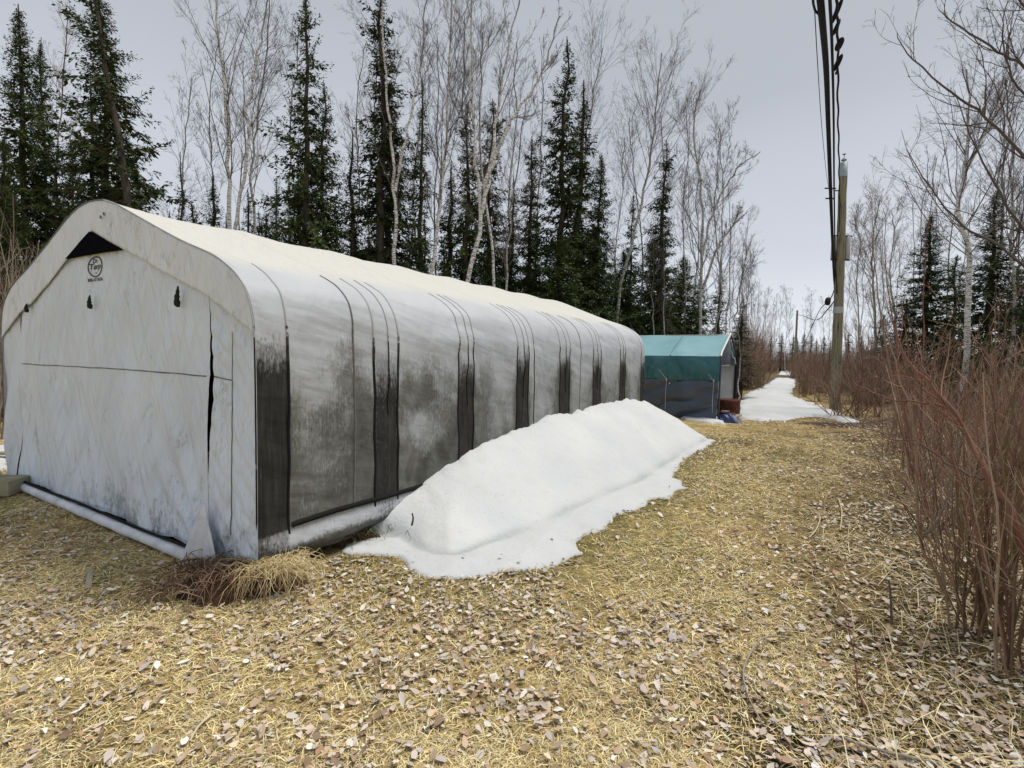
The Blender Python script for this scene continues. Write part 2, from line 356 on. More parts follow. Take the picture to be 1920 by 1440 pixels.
def build_skin(side_from, side_to, nt, na):
    ps, pz, pa = prof(na); tt = np.linspace(0, SL, nt)
    Tt, A = np.meshgrid(tt, np.arange(len(ps)), indexing='ij')
    s = ps[A]; z = pz[A]; a = pa[A]
    ds = np.gradient(ps); dz = np.gradient(pz); L = np.hypot(ds, dz); ns_ = -dz/L; nz_ = ds/L
    d = skin(a, Tt, s, z)*sstep(0, .06, Tt)*sstep(SL, SL - .06, Tt)
    s2 = s + ns_[A]*d; z2 = z + nz_[A]*d
    right = s < 1
    curl = sstep(.16, .0, z)                               # skirt curls in under the base rail
    s2 = s2 + np.where(right, 1, -1)*curl*(.085 + .03*n2(Tt*3, z))*sstep(.0, .25, Tt)
    s2 = s2 - np.where(right, 1, -1)*(.004 + .014*(n2(Tt*4, z*4)))*np.exp(-((z-.22)/.10)**2)*sstep(.0, .2, Tt)
    low = np.where(right, .035 + .035*sstep(.1, .6, Tt) + .02*(n3(Tt*4, 3) - .5), .03)
    z2 = np.where(z < .25, low + (z2)*(.25 - low)/.25, z2)
    return Tt, s2, z2, s, z, a
Tt, s2, z2, s0, z0, a0 = build_skin(0, 1, 420, 135)
V = shed_pt(s2, Tt, z2)
me = mesh('roof_tarp', V, grid_faces(*Tt.shape)[:, ::-1], M['tarp'], True)
uvl = me.uv_layers.new(name='UVMap'); li = np.zeros(len(me.loops), np.int32); me.loops.foreach_get('vertex_index', li)
uvc = np.stack([Tt.ravel() + 20, a0.ravel()], 1)[li]; uvl.data.foreach_set('uv', uvc.astype(np.float32).ravel())
# dirt: where the cloth hugs a rib it is nearly black, the bays are mottled lower down, the far bays are paler
T_, Z_ = Tt.ravel(), z0.ravel(); sidew = (s0.ravel() < 1.2)
band = np.zeros_like(T_)
for i, (a, b) in enumerate(BANDS):
    w = sstep(a - .02, a + .02, T_)*sstep(b + .02, b - .02, T_)
    topz = 1.76 + .05*np.cos(i*2.)
    prog = sstep(topz + .10, topz - .62, Z_ + .25*(n1.f(T_*14, Z_*1.5) - .5))
    half_l = np.where((T_ - a)/(b - a) < .5, .25 if i in (2, 3) else .1, .0)
    band = np.maximum(band, w*(prog - half_l*.6)*(1, .80, .9, 1, 1, 1, .92, .8)[i])
dr = np.abs(T_[:, None] - RIBS).min(-1)
mott = n4.f(T_*2.6 + 3, Z_*2.2, 4)
near = sstep(3.3, 1.8, T_)
gz = sstep(1.80, .95, Z_)
gr_near = .06 + .84*gz + 1.3*(mott - .5)
col_w = np.exp(-((dr - .55)/.20)**2)
gr_far = .0 + .50*gz + .70*np.exp(-np.clip(dr - .13, 0, 9)/.085)*sstep(1.75, 1.2, Z_) - .12*col_w + 1.1*(mott - .5)*sstep(1.8, 1.2, Z_)
g = near*gr_near + (1 - near)*gr_far
g -= .55*np.exp(-((T_ - .52)/.16)**2 - ((Z_ - 1.28)/.13)**2)               # clean patches in the first bays
g -= .45*np.exp(-((T_ - 1.62)/.20)**2 - ((Z_ - .80)/.22)**2) + .25*np.exp(-((T_ - 1.85)/.3)**2 - ((Z_ - 1.35)/.25)**2)
g += .25*np.exp(-((T_ - .9)/.1)**2)*sstep(1.5, 1.1, Z_) + .3*sstep(.85, .45, Z_)*near
g = np.where(Z_ < .34, .22 - .9*sstep(.20, .30, Z_)*0 + .95*sstep(.27, .12, Z_) + .5*sstep(.22, .0, T_), g)*sstep(1.95, 1.6, Z_)
g = np.where(sidew, g, .25*gz)
attr(me, 'grime', g)
bandv = np.where(Z_ < .34, band*.45, band)
attr(me, 'dark', np.where(sidew, bandv*1.15, 0))
attr(me, 'film', np.where(sidew, .62*sstep(1.85, 1.0, Z_)*(.55 + .9*n2.f(T_*1.7, Z_*1.3, 3))*(Z_ > .30), .3))
attr(me, 'cream', sstep(2.05, 2.33, Z_ + .08*(n1.f(T_*2, a0.ravel()*2) - .5))*.95)

shed = thing('tarp_shed', 'long white peaked tarpaulin shed with grimy dark-striped side wall', 'shed', (*(CO + LF*2.36), 0))
SH = Matrix.Translation(shed.location).inverted()
def put(name, me, parent=None, p=None):                    # a part given in world coordinates, under a thing at some place
    o = bpy.data.objects.new(name, me); COL.objects.link(o); o.parent = parent
    q = parent
    off = Vector((0, 0, 0))
    while q is not None: off += Vector(q.location); q = q.parent
    me.transform(Matrix.Translation(-off)); return o
put('roof_tarp', me, shed)

# far end wall
def wall_patch(name, sa, sb, tpos, nu, nv, zbot, fn_a=None, fn_b=None, wr=None, topfn=None, sgn=1, curlb=0):
    u = np.linspace(0, 1, nu)[:, None]*np.ones((1, nv)); w = np.ones((nu, 1))*np.linspace(0, 1, nv)[None, :]
    sg = sa + (sb - sa)*u; z = zbot + w*(topfn(sg) - zbot)
    A = fn_a(z) if fn_a else sa; B = fn_b(z) if fn_b else sb
    s = A + (B - A)*u; z = zbot + w*(topfn(s) - zbot)
    d = wr(s, z) if wr is not None else 0*s
    V = shed_pt(s, tpos - d, z)
    me = mesh(name, V, grid_faces(nu, nv) if sgn > 0 else grid_faces(nu, nv)[:, ::-1], M['wall'], True)
    uvl = me.uv_layers.new(name='UVMap'); li = np.zeros(len(me.loops), np.int32); me.loops.foreach_get('vertex_index', li)
    uvl.data.foreach_set('uv', np.stack([s.ravel(), z.ravel()], 1)[li].astype(np.float32).ravel())
    gg = .0 + .22*(n4.f(s*2, z*1.2, 3)) + .10*sstep(1.3, .2, z)*(s < 2.5) + .22*sstep(.5, .1, z)*(n2.f(s*4, z*2) > .5)
    attr(me, 'grime', gg.ravel()); attr(me, 'dark', 0*gg.ravel()); attr(me, 'cream', np.zeros(gg.size)); return me
IN = [(0,2.575),(.5,2.375),(.58,2.345),(1.44,1.985),(1.8,1.90),(2.31,1.66),(2.36,1.62)]
def inner(s):
    d_ = np.abs(np.asarray(s, float) - 2.36); L = np.interp(d_, [p[0] for p in IN], [p[1] for p in IN])
    R = np.interp(d_, [0,.58,1.8,2.31,2.36], [2.572,2.366,1.944,1.713,1.68])
    return np.where(np.asarray(s) > 2.36, L, R)
ztop = lambda s: np.minimum(inner(s) + .07, top_at(s) - .01)
def wr_front(s, z):
    v = .014*(n1.f(s*2.2, z*1.1, 4) - .5)*2
    # folds fanning up from the near bottom corner
    dx = (s - .62); dz = z - .08; ang = np.arctan2(dx, dz + .15); r = np.hypot(dx, dz)
    v += .038*np.sin(ang*17 + 1.2*n2(s*2, z*2))*np.exp(-((ang - .55)/.42)**2)*np.exp(-r/1.1)*sstep(.05, .35, r)
    # diagonal pulls on the corner strip
    k = sstep(.62, .50, s); ph = (z*17 - s*16) + 4*n3(s*2.5, z*1.6); kk = .35 + .9*n2(z*2.3, s*2)
    v += k*(.020*np.abs(np.sin(ph))**.6*kk - .018*kk + .022*(n1.f(s*6 + z*4, z*4 - s*3, 3) - .5))*sstep(.0, .06, s)
    v += .012*(np.abs(np.sin(s*7.5 + z*2.6 + 2.2*n4(s*1.3, z)))**.7 - .6)*sstep(1.1, 1.9, s)*sstep(3.9, 3.2, s)*1.1
    v += .026*(np.abs(np.sin((s*5.2 - z*3.4) + 1.6*n4(s*2, z)))**.6 - .7)*sstep(1.9, 1.2, s)*sstep(.6, .9, s)*sstep(2.0, .4, z)
    v += .014*np.sin(s*9 + z*6)*sstep(4.0, 4.4, s) + .010*(n4.f(s*7, z*3.5, 3) - .5)*2*sstep(3.2, 4.2, s)
    v += .045*np.exp(-((s - (4.20 - .18*(1.75 - z)))/.05)**2)*sstep(1.5, 1.7, z)*0
    v += .030*np.sin(s*4.2 - z*1.6 + 2.5*n2(s*.9, z*.7))*sstep(1.9, .5, z)
    v = v*(1 - .85*np.exp(-((s - .31)/.035)**2))
    return v
slit = lambda z: np.interp(z, [.1,.45,.70,1.41,1.92,2.0], [.60,.60,.595,.560,.581,.581])
sw = lambda z: np.interp(z, [.0,.68,.80,1.0,1.25,1.5,1.7,1.93,2.0], [.004,.004,.022,.045,.05,.032,.012,.004,.004])
sl2 = lambda z: np.interp(z, [0,.14,.53,1.2,1.69,1.86,2.], [4.415,4.41,4.36,4.31,4.245,4.234,4.23])
sw2 = lambda z: np.interp(z, [0,.14,.3,.53,.6,1.66,1.70,1.78,1.85,1.87], [.05,.045,.03,.012,.002,.002,.03,.036,.018,.003])
TF = .018
put('corner_panel', wall_patch('corner_panel', 0.0, .58, TF, 26, 110, .03, None, lambda z: slit(z) - sw(z)/2, wr_front, ztop), shed)
put('door_panel', wall_patch('door_panel', .58, 4.3, TF, 190, 110, .09, lambda z: slit(z) + sw(z)/2, lambda z: sl2(z) - sw2(z)/2, wr_front, ztop), shed)
put('corner_panel', wall_patch('corner_panel_far', 4.3, 4.715, TF, 20, 110, .05, lambda z: sl2(z) + sw2(z)/2, None, wr_front, ztop), shed)
put('back_panel', wall_patch('back_panel', 0.01, 4.71, SL - .02, 60, 40, .03, None, None, None, lambda s: top_at(s) - .01, -1), shed)
# the cream strip of roof tarp folded over the front edge
def strip_band():
    ss = np.r_[np.linspace(-.005, .30, 30), np.linspace(.32, 4.40, 150), np.linspace(4.42, 4.725, 30)]; nv = 14
    w = np.linspace(0, 1, nv)[None, :]; s = ss[:, None]*np.ones((1, nv))
    top = np.where((ss < .002) | (ss > 4.718), 1.70, top_at(ss)) + .004
    lo = np.minimum(inner(ss) + .008*(n1(ss*6, 0*ss) - .5), top - .01)
    z = lo[:, None] + (top - lo)[:, None]*w
    d = .013 + .006*(n2.f(s*4, z*3, 3) - .5) + .006*np.sin(s*7)*(1 - w)
    d = d*.55; V = shed_pt(s, -d, z); F = grid_faces(len(ss), nv)
    me = mesh('roof_overlap', V, F, M['wall'], True)
    uvl = me.uv_layers.new(name='UVMap'); li = np.zeros(len(me.loops), np.int32); me.loops.foreach_get('vertex_index', li)
    uvl.data.foreach_set('uv', np.stack([s.ravel() + 9, z.ravel()], 1)[li].astype(np.float32).ravel())
    attr(me, 'grime', (.10 + .14*n3.f(s*3, z*3)).ravel()); attr(me, 'dark', 0*s.ravel())
    attr(me, 'cream', (.45 - .4*n4.f(s*1.5, z*2, 3)).ravel()); return me
o = put('roof_overlap', strip_band(), shed); o.modifiers.new('thickness', 'SOLIDIFY').thickness = .003
# piping along the front edge, upright strips on both front corners
ps, pz, pa = prof(90)
k = pz > .16; P = shed_pt(ps[k] + np.where(ps[k] < 2.36, -.004, .004), -.012 + 0*ps[k], pz[k] + .004)
kr = ps[k] < 2.2
put('edge_piping', mesh('edge_piping', *tubes(P[kr], np.full(kr.sum(), .0055), 5), M['seam'], True), shed)
kl = ps[k] > 2.1
put('edge_piping', mesh('edge_piping_far', *tubes(P[kl], np.full(kl.sum(), .006), 5), M['seam_grey'], True), shed)
zz = np.linspace(.16, 1.66, 40)
# welted seams running over the arch, seen as dark lines on the wall and faint ones on the roof
def arch_seam(t0, w, matl, zlo, full=True, wob=.004):
    ps, pz, pa = prof(160); ds = np.gradient(ps); dz = np.gradient(pz); L = np.hypot(ds, dz)
    k = (pz > zlo) & (ps < (3.4 if full else .9)) if full else (pz > zlo) & (ps < .45)
    tt = t0 + wob*(n1(pa*3 + t0*7, 0*pa) - .5)*2
    d = skin(pa, tt, ps, pz) + .004
    s = ps - dz/L*d; z = pz + ds/L*d
    w = w*np.maximum(sstep(.45, .28, ps[k]), .12)
    c_ = shed_pt(s, tt, z)[k]; nrm = (shed_pt(-dz/L, 0*s, ds/L) - shed_pt(0, 0, 0))[k]
    ww = w*np.clip(1.15 - .35*sstep(1.6, 2.2, pz[k]), .3, 2); ax = np.array([D[0], D[1], 0])
    V = np.stack([c_ - ax*ww[:, None]/2 - nrm*.006, c_ - ax*ww[:, None]/2*.6 + nrm*.003, c_ + ax*ww[:, None]/2*.6 + nrm*.003, c_ + ax*ww[:, None]/2 - nrm*.006], 1)
    F = grid_faces(len(c_), 4); return mesh('seam', V, F, matl, True)
for i, (a, b) in enumerate(BANDS):
    for j, e_ in enumerate((a, b)):
        if e_ < 0 or e_ > SL: continue
        put('seam', arch_seam(e_, (.017, .014)[j] + .008*(i < 2), M['seam'], .30, False), shed)
    if 0 < i < 7: put('seam', arch_seam((a*.45 + b*.55), .010, M['seam'], 1.05, False), shed)
for t0, w in ((.827, .014), (3.75, .010), (5.2, .006)): put('seam', arch_seam(t0, w, M['seam_grey'] if t0 != 3.75 else M['seam'], .36, False), shed)
M['seam_roof'] = simple('roof_welt', (.56, .53, .45), (.66, .62, .52), 20, .7)
for a, b in BANDS[:-1]:
    for e_ in (max(a, .03), b):
        ps, pz, pa = prof(160); ds = np.gradient(ps); dz = np.gradient(pz); L = np.hypot(ds, dz); k = (ps > .22) & (ps < 4.2)
        tt = e_ + 0*pa; d = skin(pa, tt, ps, pz) - .0012
        put('roof_seam', mesh('roof_seam', *tubes(shed_pt(ps - dz/L*d, tt, pz + ds/L*d)[k], np.full(k.sum(), .0036), 4), M['seam_roof'], True), shed)
# dark bottom seam on the side
tt = np.linspace(.26, 3.3, 90); zc = .355 + .012*np.sin(tt*2.1)
ax = skin(zc, tt, 0*tt, zc); sx_ = .0 - ax - .012
bot = lambda z_: np.stack([sx_, tt, z_], 1)
V = np.concatenate([shed_pt(sx_ + .012, tt, zc - .022), shed_pt(sx_ - .004, tt, zc - .014), shed_pt(sx_ - .004, tt, zc + .014), shed_pt(sx_ + .012, tt, zc + .022)]).reshape(4, -1, 3)
put('bottom_seam', mesh('bottom_seam', V, grid_faces(4, len(tt)), M['seam'], True), shed)
# front bottom: dark rail line and the rolled tarp below it
def on_front_line(s, z, d=.03): return shed_pt(s, -d, z)
ss = np.linspace(.80, 4.30, 80)
put('bottom_seam', mesh('front_seam', *tubes(on_front_line(ss, .118 + .006*np.sin(ss*3), .030), np.full(80, .011), 5), M['seam'], True), shed)
ss = np.linspace(.70, 4.34, 120); rr = .043 + .008*(n1(ss*5, 0*ss) - .5)
put('rolled_hem', mesh('rolled_hem', *tubes(on_front_line(ss, .058 + 0*ss, .035), rr, 10), M['roll'], True), shed)
# upright seam on the corner strip and the long cross seam
zz = np.linspace(.30, 1.70, 60); s_ = np.interp(zz, [.3,.465,1.635,1.72], [.33,.32,.301,.30])
put('seam', mesh('upright_seam', *tubes(shed_pt(s_, TF - wr_front(s_, zz) - .003, zz), np.interp(zz, [.3,.6,1.2,1.7], [.005,.004,.003,.002]), 5), M['seam_grey'], True), shed)
ss = np.linspace(.32, 4.24, 200)
zz = np.interp(ss, [.301,.56,2.0,4.25], [1.372,1.387,1.39,1.365]) + .004*(n1(ss*4, 0*ss) - .5)
k = (ss < slit(zz) - sw(zz)/2) | (ss > slit(zz) + sw(zz)/2)
for q in (ss < .55, ss > .60):
    put('cross_seam', mesh('cross_seam', *tubes(shed_pt(ss, TF - wr_front(ss, zz) - .002, zz)[q], (.0035 + .002*n2(ss*9, 0*ss))[q], 4), M['seam_grey'], True), shed)
# corner flap
tri = np.array([[.555,.50],[.80,.02],[.30,.035]]); 
uu = np.linspace(0, 1, 14)
Vf = []
for a in uu:
    for b_ in uu:
        top = tri[0]; bl = tri[1]*(1-b_) + tri[2]*b_; p = top*(1-a) + bl*a
        Vf.append([p[0], p[1], .045 + .035*a + .02*math.sin(b_*9 + 1)*a + .012*math.sin(b_*21)*a])
Vf = np.array(Vf); Vw = shed_pt(Vf[:, 0], -Vf[:, 2], Vf[:, 1])
o = put('corner_flap', mesh('corner_flap', Vw, grid_faces(14, 14)[:, ::-1], M['roll'], True), shed); o.modifiers.new('thickness', 'SOLIDIFY').thickness = .004
# inner frame, glimpsed through the slits
for i, t0 in enumerate(RIBS):
    ps, pz, pa = prof(60); ins = .035
    s_ = 2.36 + (ps - 2.36)*.965; z_ = pz*.975
    put('frame_rib', mesh('frame_rib', *tubes(shed_pt(s_, t0 + .06 - .1*(i == 7) + 0*s_, z_), np.full(len(s_), .024), 6), M['steel'], True), shed)
for s_ in (.16, 4.62):
    put('base_rail', mesh('base_rail', *tubes(shed_pt([s_, s_], [.05, SL - .05], [.10, .10]), [.025, .025], 6), M['steel'], True), shed)
# vent
def prism(P, d0, d1, name, matl):
    P = np.asarray(P, float); n = len(P); V = np.concatenate([shed_pt(P[:, 0], -d1, P[:, 1]), shed_pt(P[:, 0], -d0, P[:, 1])])
    me = bpy.data.meshes.new(name); F = [list(range(n)), list(range(2*n-1, n-1, -1))] + [[(i+1) % n, i, n+i, n+(i+1) % n] for i in range(n)]
    me.from_pydata(V.tolist(), [], F); me.update(); me.materials.append(matl); return me
va = [on_front(*p) for p in ((172,435),(202,451),(232.5,468.5),(215,471),(196,473.5),(175,477),(155,480.5),(127,486),(142,469),(157,451))]
put('vent_screen', prism(va, .0, .020, 'vent_screen', M['mesh']), shed)
# printed badge
bs, bz = on_front(174, 499.5)
badge = None
an = np.linspace(0, 2*math.pi, 49); 
ring = shed_pt(bs + .136*np.cos(an), -.0265 + .0*an, bz + .088*np.sin(an))
dd = .024
def flat_ring(cx, cz, ax_, az_, w, n=64):
    an = np.linspace(0, 2*math.pi, n, endpoint=False)
    o_ = np.stack([cx + ax_*np.cos(an), cz + az_*np.sin(an)], 1); i_ = np.stack([cx + (ax_-w*1.5)*np.cos(an), cz + (az_-w)*np.sin(an)], 1)
    V = np.concatenate([shed_pt(o_[:, 0], -.004, o_[:, 1]), shed_pt(i_[:, 0], -.004, i_[:, 1])]); k = np.arange(n); k2 = (k+1) % n
    return V, np.stack([k, k2, n+k2, n+k], 1)
def front_wrap(me, lift=.0035):                             # lay a flat print on the wavy wall
    co = np.zeros(len(me.vertices)*3, np.float32); me.vertices.foreach_get('co', co); co = co.reshape(-1, 3)
    q = co[:, :2] - CO; s_ = q@LF; t_ = q@D
    co2 = shed_pt(s_, TF - wr_front(s_, co[:, 2]) - lift + t_*0, co[:, 2]); me.vertices.foreach_set('co', co2.astype(np.float32).ravel()); me.update(); return me
disc_v, disc_f = flat_ring(bs, bz, .143, .091, .0115)
ring_o = put('badge_ring', front_wrap(mesh('badge_ring', disc_v, disc_f, M['print'])), shed)
def text_part(name, body, s_c, z_c, w, h, shear=0, weight=.0, rot=0):
    cu = bpy.data.curves.new(name, 'FONT'); cu.body = body; cu.size = 1; cu.align_x = 'CENTER'; cu.align_y = 'CENTER'; cu.shear = shear; cu.offset = weight; cu.fill_mode = 'FRONT'
    cu.resolution_u = 3
    ob = bpy.data.objects.new(name, cu); COL.objects.link(ob); bpy.context.view_layer.update()
    me = bpy.data.meshes.new_from_object(ob.evaluated_get(bpy.context.evaluated_depsgraph_get())); bpy.data.objects.remove(ob)
    co = np.zeros(len(me.vertices)*3, np.float32); me.vertices.foreach_get('co', co); co = co.reshape(-1, 3)
    mn, mx_ = co.min(0), co.max(0); c_ = (mn + mx_)/2; co = (co - c_)
    x_ = co[:, 0]/(mx_[0]-mn[0])*w; y_ = co[:, 1]/(mx_[1]-mn[1])*h
    V = shed_pt(s_c - x_, -.004, z_c + y_ + rot*x_)          # s grows to the left, so x is mirrored
    me.vertices.foreach_set('co', V.astype(np.float32).ravel()); me.update(); me.materials.clear(); me.materials.append(M['print'])
    return put(name, front_wrap(me, .004), shed)
text_part('badge_lettering', 'Dr', bs + .01, bz + .051, .085, .036, .1, .02)
text_part('badge_lettering', 'Tarp', bs, bz - .004, .22, .066, .1, .018)
text_part('badge_lettering', '.com', bs, bz - .054, .06, .012, 0, .01)
text_part('phone_number', '800-567-8536', bs, bz - .112, .29, .030, 0, .022)
# black strap ends poking through the wall
def strap(px, py, h, lean):
    s_, z_ = on_front(px, py); y = np.linspace(0, 1, 9)
    P = shed_pt(s_ + lean*(y-.5)*h + .008*np.sin(y*7), -.02 - .015*np.sin(y*3) + 0*y, z_ + h*(y - .5))
    R = np.array([.004,.017,.022,.015,.019,.012,.013,.008,.006])
    V, F = tubes(P, R, 7); V2, F2 = tubes(P[:4] + shed_pt(.012, -.006, 0) - shed_pt(0, 0, 0), [.004, .014, .011, .005], 6)
    put('strap_end', mesh('strap_end', *merge([(V, F), (V2, F2)]), M['black'], True), shed)
strap(57, 578, .085, .25); strap(176, 567, .115, .2); strap(341, 557, .15, .02)
for px, py in ((201, 402), (195, 408)):
    s_, z_ = on_front(px, py); V, F = tubes(shed_pt([s_, s_ + .002], [-.024, -.024], [z_ - .012, z_ + .012]), [.008, .006], 6); put('rivet', mesh('rivet', V, F, M['seam_grey'], True), shed)

# ------------------------------------------------------------------ SNOW
def snow_sheet(name, poly, hfun, res, sink=.10, ragged=.07, dirt=None):
    P = np.asarray(poly); x0, y0 = P.min(0) - .3; x1, y1 = P.max(0) + .3
    X, Y = np.meshgrid(np.arange(x0, x1, res), np.arange(y0, y1, res), indexing='ij')
    d = poly_dist(X, Y, P) + ragged*(n2.f(X*5, Y*5, 4) - .5)*2
    h = hfun(X, Y, d); Z = ground_h(X, Y) + np.where(d > 0, h, -sink*sstep(0, -.03, d))
    F = grid_faces(*X.shape); keep = (d.ravel()[F] > -.09).any(1); F = F[keep]
    us, inv = np.unique(F, return_inverse=True); V = np.stack([X, Y, Z], -1).reshape(-1, 3)[us]
    me = mesh(name, V, inv.reshape(F.shape), M['snow'], True)
    dd = dirt(X, Y, d).ravel()[us] if dirt is not None else np.zeros(len(us)); attr(me, 'dirt', dd); return me
CREST_T = [.8,1.0,1.4,1.9,2.45,3.33,4.33,5.43,6.5,7.5,8.4,8.9]; CREST_Z = [.02,.13,.28,.44,.56,.66,.735,.77,.76,.73,.66,.2]
TOE_PX = [(640,1030),(683,1013),(750,1017),(787,1036),(833,1047),(867,1043),(933,1017),(1017,990),(1100,948),(1183,913),(1241,877),(1308,836),(1340,815)]
TOE = [on_ground(*p)[:2] for p in TOE_PX]
TOE_Q = np.array([[(p - CO)@D, -((p - CO)@LF)] for p in TOE]); TOE_Q = TOE_Q[np.argsort(TOE_Q[:, 0])]
TOE_C = [p for p in catmull(np.array(TOE), 60)]
TOE_POLY = TOE_C + [CO + D*9.6 + LF*.2, CO + D*9.6 + LF*5, CO - D*1. + LF*5, CO + D*.6 + LF*.3]
def bank_r(X, Y):
    qx = X - CO[0]; qy = Y - CO[1]; t_ = qx*D[0] + qy*D[1]; q = -(qx*LF[0] + qy*LF[1])
    dt = poly_dist(X, Y, TOE_POLY); return t_, q, dt/(np.maximum(dt, 0) + np.maximum(q, 0) + .02), np.maximum(np.abs(dt) + q, .05)
def bank_h(X, Y, d):
    t_, q, r, Q = bank_r(X, Y); cz = np.interp(t_, CREST_T, CREST_Z)*1; r = np.clip(r, 0, 1)
    body = cz*(.82*r + .18*np.sin(r*np.pi/2)) + .022*np.sin(np.pi*r)*np.clip(cz/.5, 0, 1)
    apron = .016 + .03*sstep(0, .3, d)
    lum = (n1.f(X*1.6, Y*1.6, 3) - .5)*.05 + (n3.f(X*7, Y*7, 3) - .5)*.012
    h = apron + body + lum*sstep(.02, .25, d)*(.4 + .6*sstep(0, .2, r)) - .010*np.exp(-(poly_dist(X, Y, TOE_POLY)/.05)**2)
    h = h + (.10*(n4.f(t_*4.5, q*4, 4) - .5))*sstep(.82, 1, r) + .02*(n2.f(X*3.3, Y*3.3, 4) - .5)*sstep(0, .3, r)
    return np.maximum(h, .012)*sstep(-.005, .018, d)
def bank_dirt(X, Y, d):
    t_, q, r, Q = bank_r(X, Y); u = poly_dist(X, Y, TOE_POLY) + .05*(n1.f(X*2, Y*2) - .5)
    return np.clip(.95*np.exp(-(u/.035)**2)*(.35 + n2(X*3, Y*3)) + .35*sstep(.06, 0, d) + .16*sstep(0, -.1, u)*n1.f(X*6, Y*6) + .25*sstep(.93, 1, r)*n4(X*9, Y*9), 0, 1)
me = snow_sheet('snow_bank', BANK, bank_h, .028, .10, .07, bank_dirt)
tag(link('snow_bank', me), 'long heap of old white snow slumped against the striped shed wall', 'snow bank')
TR_PX = [(1385,785),(1430,789),(1475,787),(1520,781),(1558,788),(1600,801),(1606,797),(1566,776),(1540,766),(1500,752),(1480,742),(1487,728),(1490,711),(1458,709),(1440,722),(1405,737),(1386,752),(1383,770)]
TR = [on_ground(*p)[:2] for p in TR_PX]
flat_h = lambda X, Y, d: (.05 + .05*sstep(0, .8, d) + (n1.f(X*1.2, Y*1.2, 4) - .5)*.10*sstep(.1, .6, d))*sstep(-.01, .04, d)
tag(link('snow_path', snow_sheet('snow_path', TR, flat_h, .11, .12, .25)), kind='structure')
T2 = [on_ground(*p)[:2] for p in [(1462,703),(1488,705),(1484,696),(1466,695)]]
tag(link('snow_path', snow_sheet('snow_patch_far', T2, flat_h, .5, .12, .6)), kind='structure')
T3 = [on_ground(*p)[:2] for p in [(1252,774),(1285,788),(1330,794),(1358,796),(1352,786),(1300,776)]]
tag(link('snow_path', snow_sheet('snow_patch_shed', T3, flat_h, .05, .12, .08)), kind='structure')
T4 = [on_ground(*p)[:2] for p in [(-140,880),(-60,898),(10,885),(22,874),(20,845),(-60,838),(-140,842)]]
tag(link('snow_path', snow_sheet('snow_patch_left', T4, flat_h, .06, .12, .12)), kind='structure')

# ------------------------------------------------------------------ TREES
def rnd(a, b, n=None): return RNG.uniform(a, b, n)
def unit(v): return v/(np.linalg.norm(v, axis=-1, keepdims=True) + 1e-9)
def perp(T):
    v = RNG.normal(size=T.shape); v -= (v*T).sum(-1, keepdims=True)*T; return unit(v)
def spawn(P, R, per, lo, hi, ang, length, n, up=.0, wig=.08, rfac=.5, rmin=.002, taper_len=True):
    """children of every polyline P (M,N,3)"""
    M_, N_, _ = P.shape; K = M_*per
    par = np.repeat(np.arange(M_), per); u = rnd(lo, hi, K)*(N_-1); i = np.minimum(u.astype(int), N_-2); f = (u - i)[:, None]
    base = P[par, i]*(1-f) + P[par, i+1]*f; r0 = R[par, i]*(1-f[:, 0]) + R[par, i+1]*f[:, 0]
    T = unit(P[par, i+1] - P[par, i]); a = rnd(*ang, K)[:, None]
    dr = unit(T*np.cos(a) + perp(T)*np.sin(a))
    plen = np.linalg.norm(P[:, -1] - P[:, 0], axis=1)[par]
    L = plen*rnd(*length, K)*(1 - .55*(u/(N_-1)) if taper_len else 1)
    Q = np.zeros((K, n, 3)); Q[:, 0] = base; d = dr.copy()
    for k in range(1, n):
        d = unit(d + np.array([0, 0, up]) + RNG.normal(size=d.shape)*wig); Q[:, k] = Q[:, k-1] + d*(L/(n-1))[:, None]
    rr = np.maximum(r0*rfac, rmin)[:, None]*np.linspace(1, .35, n)[None, :]
    return Q, np.maximum(rr, rmin*.6)
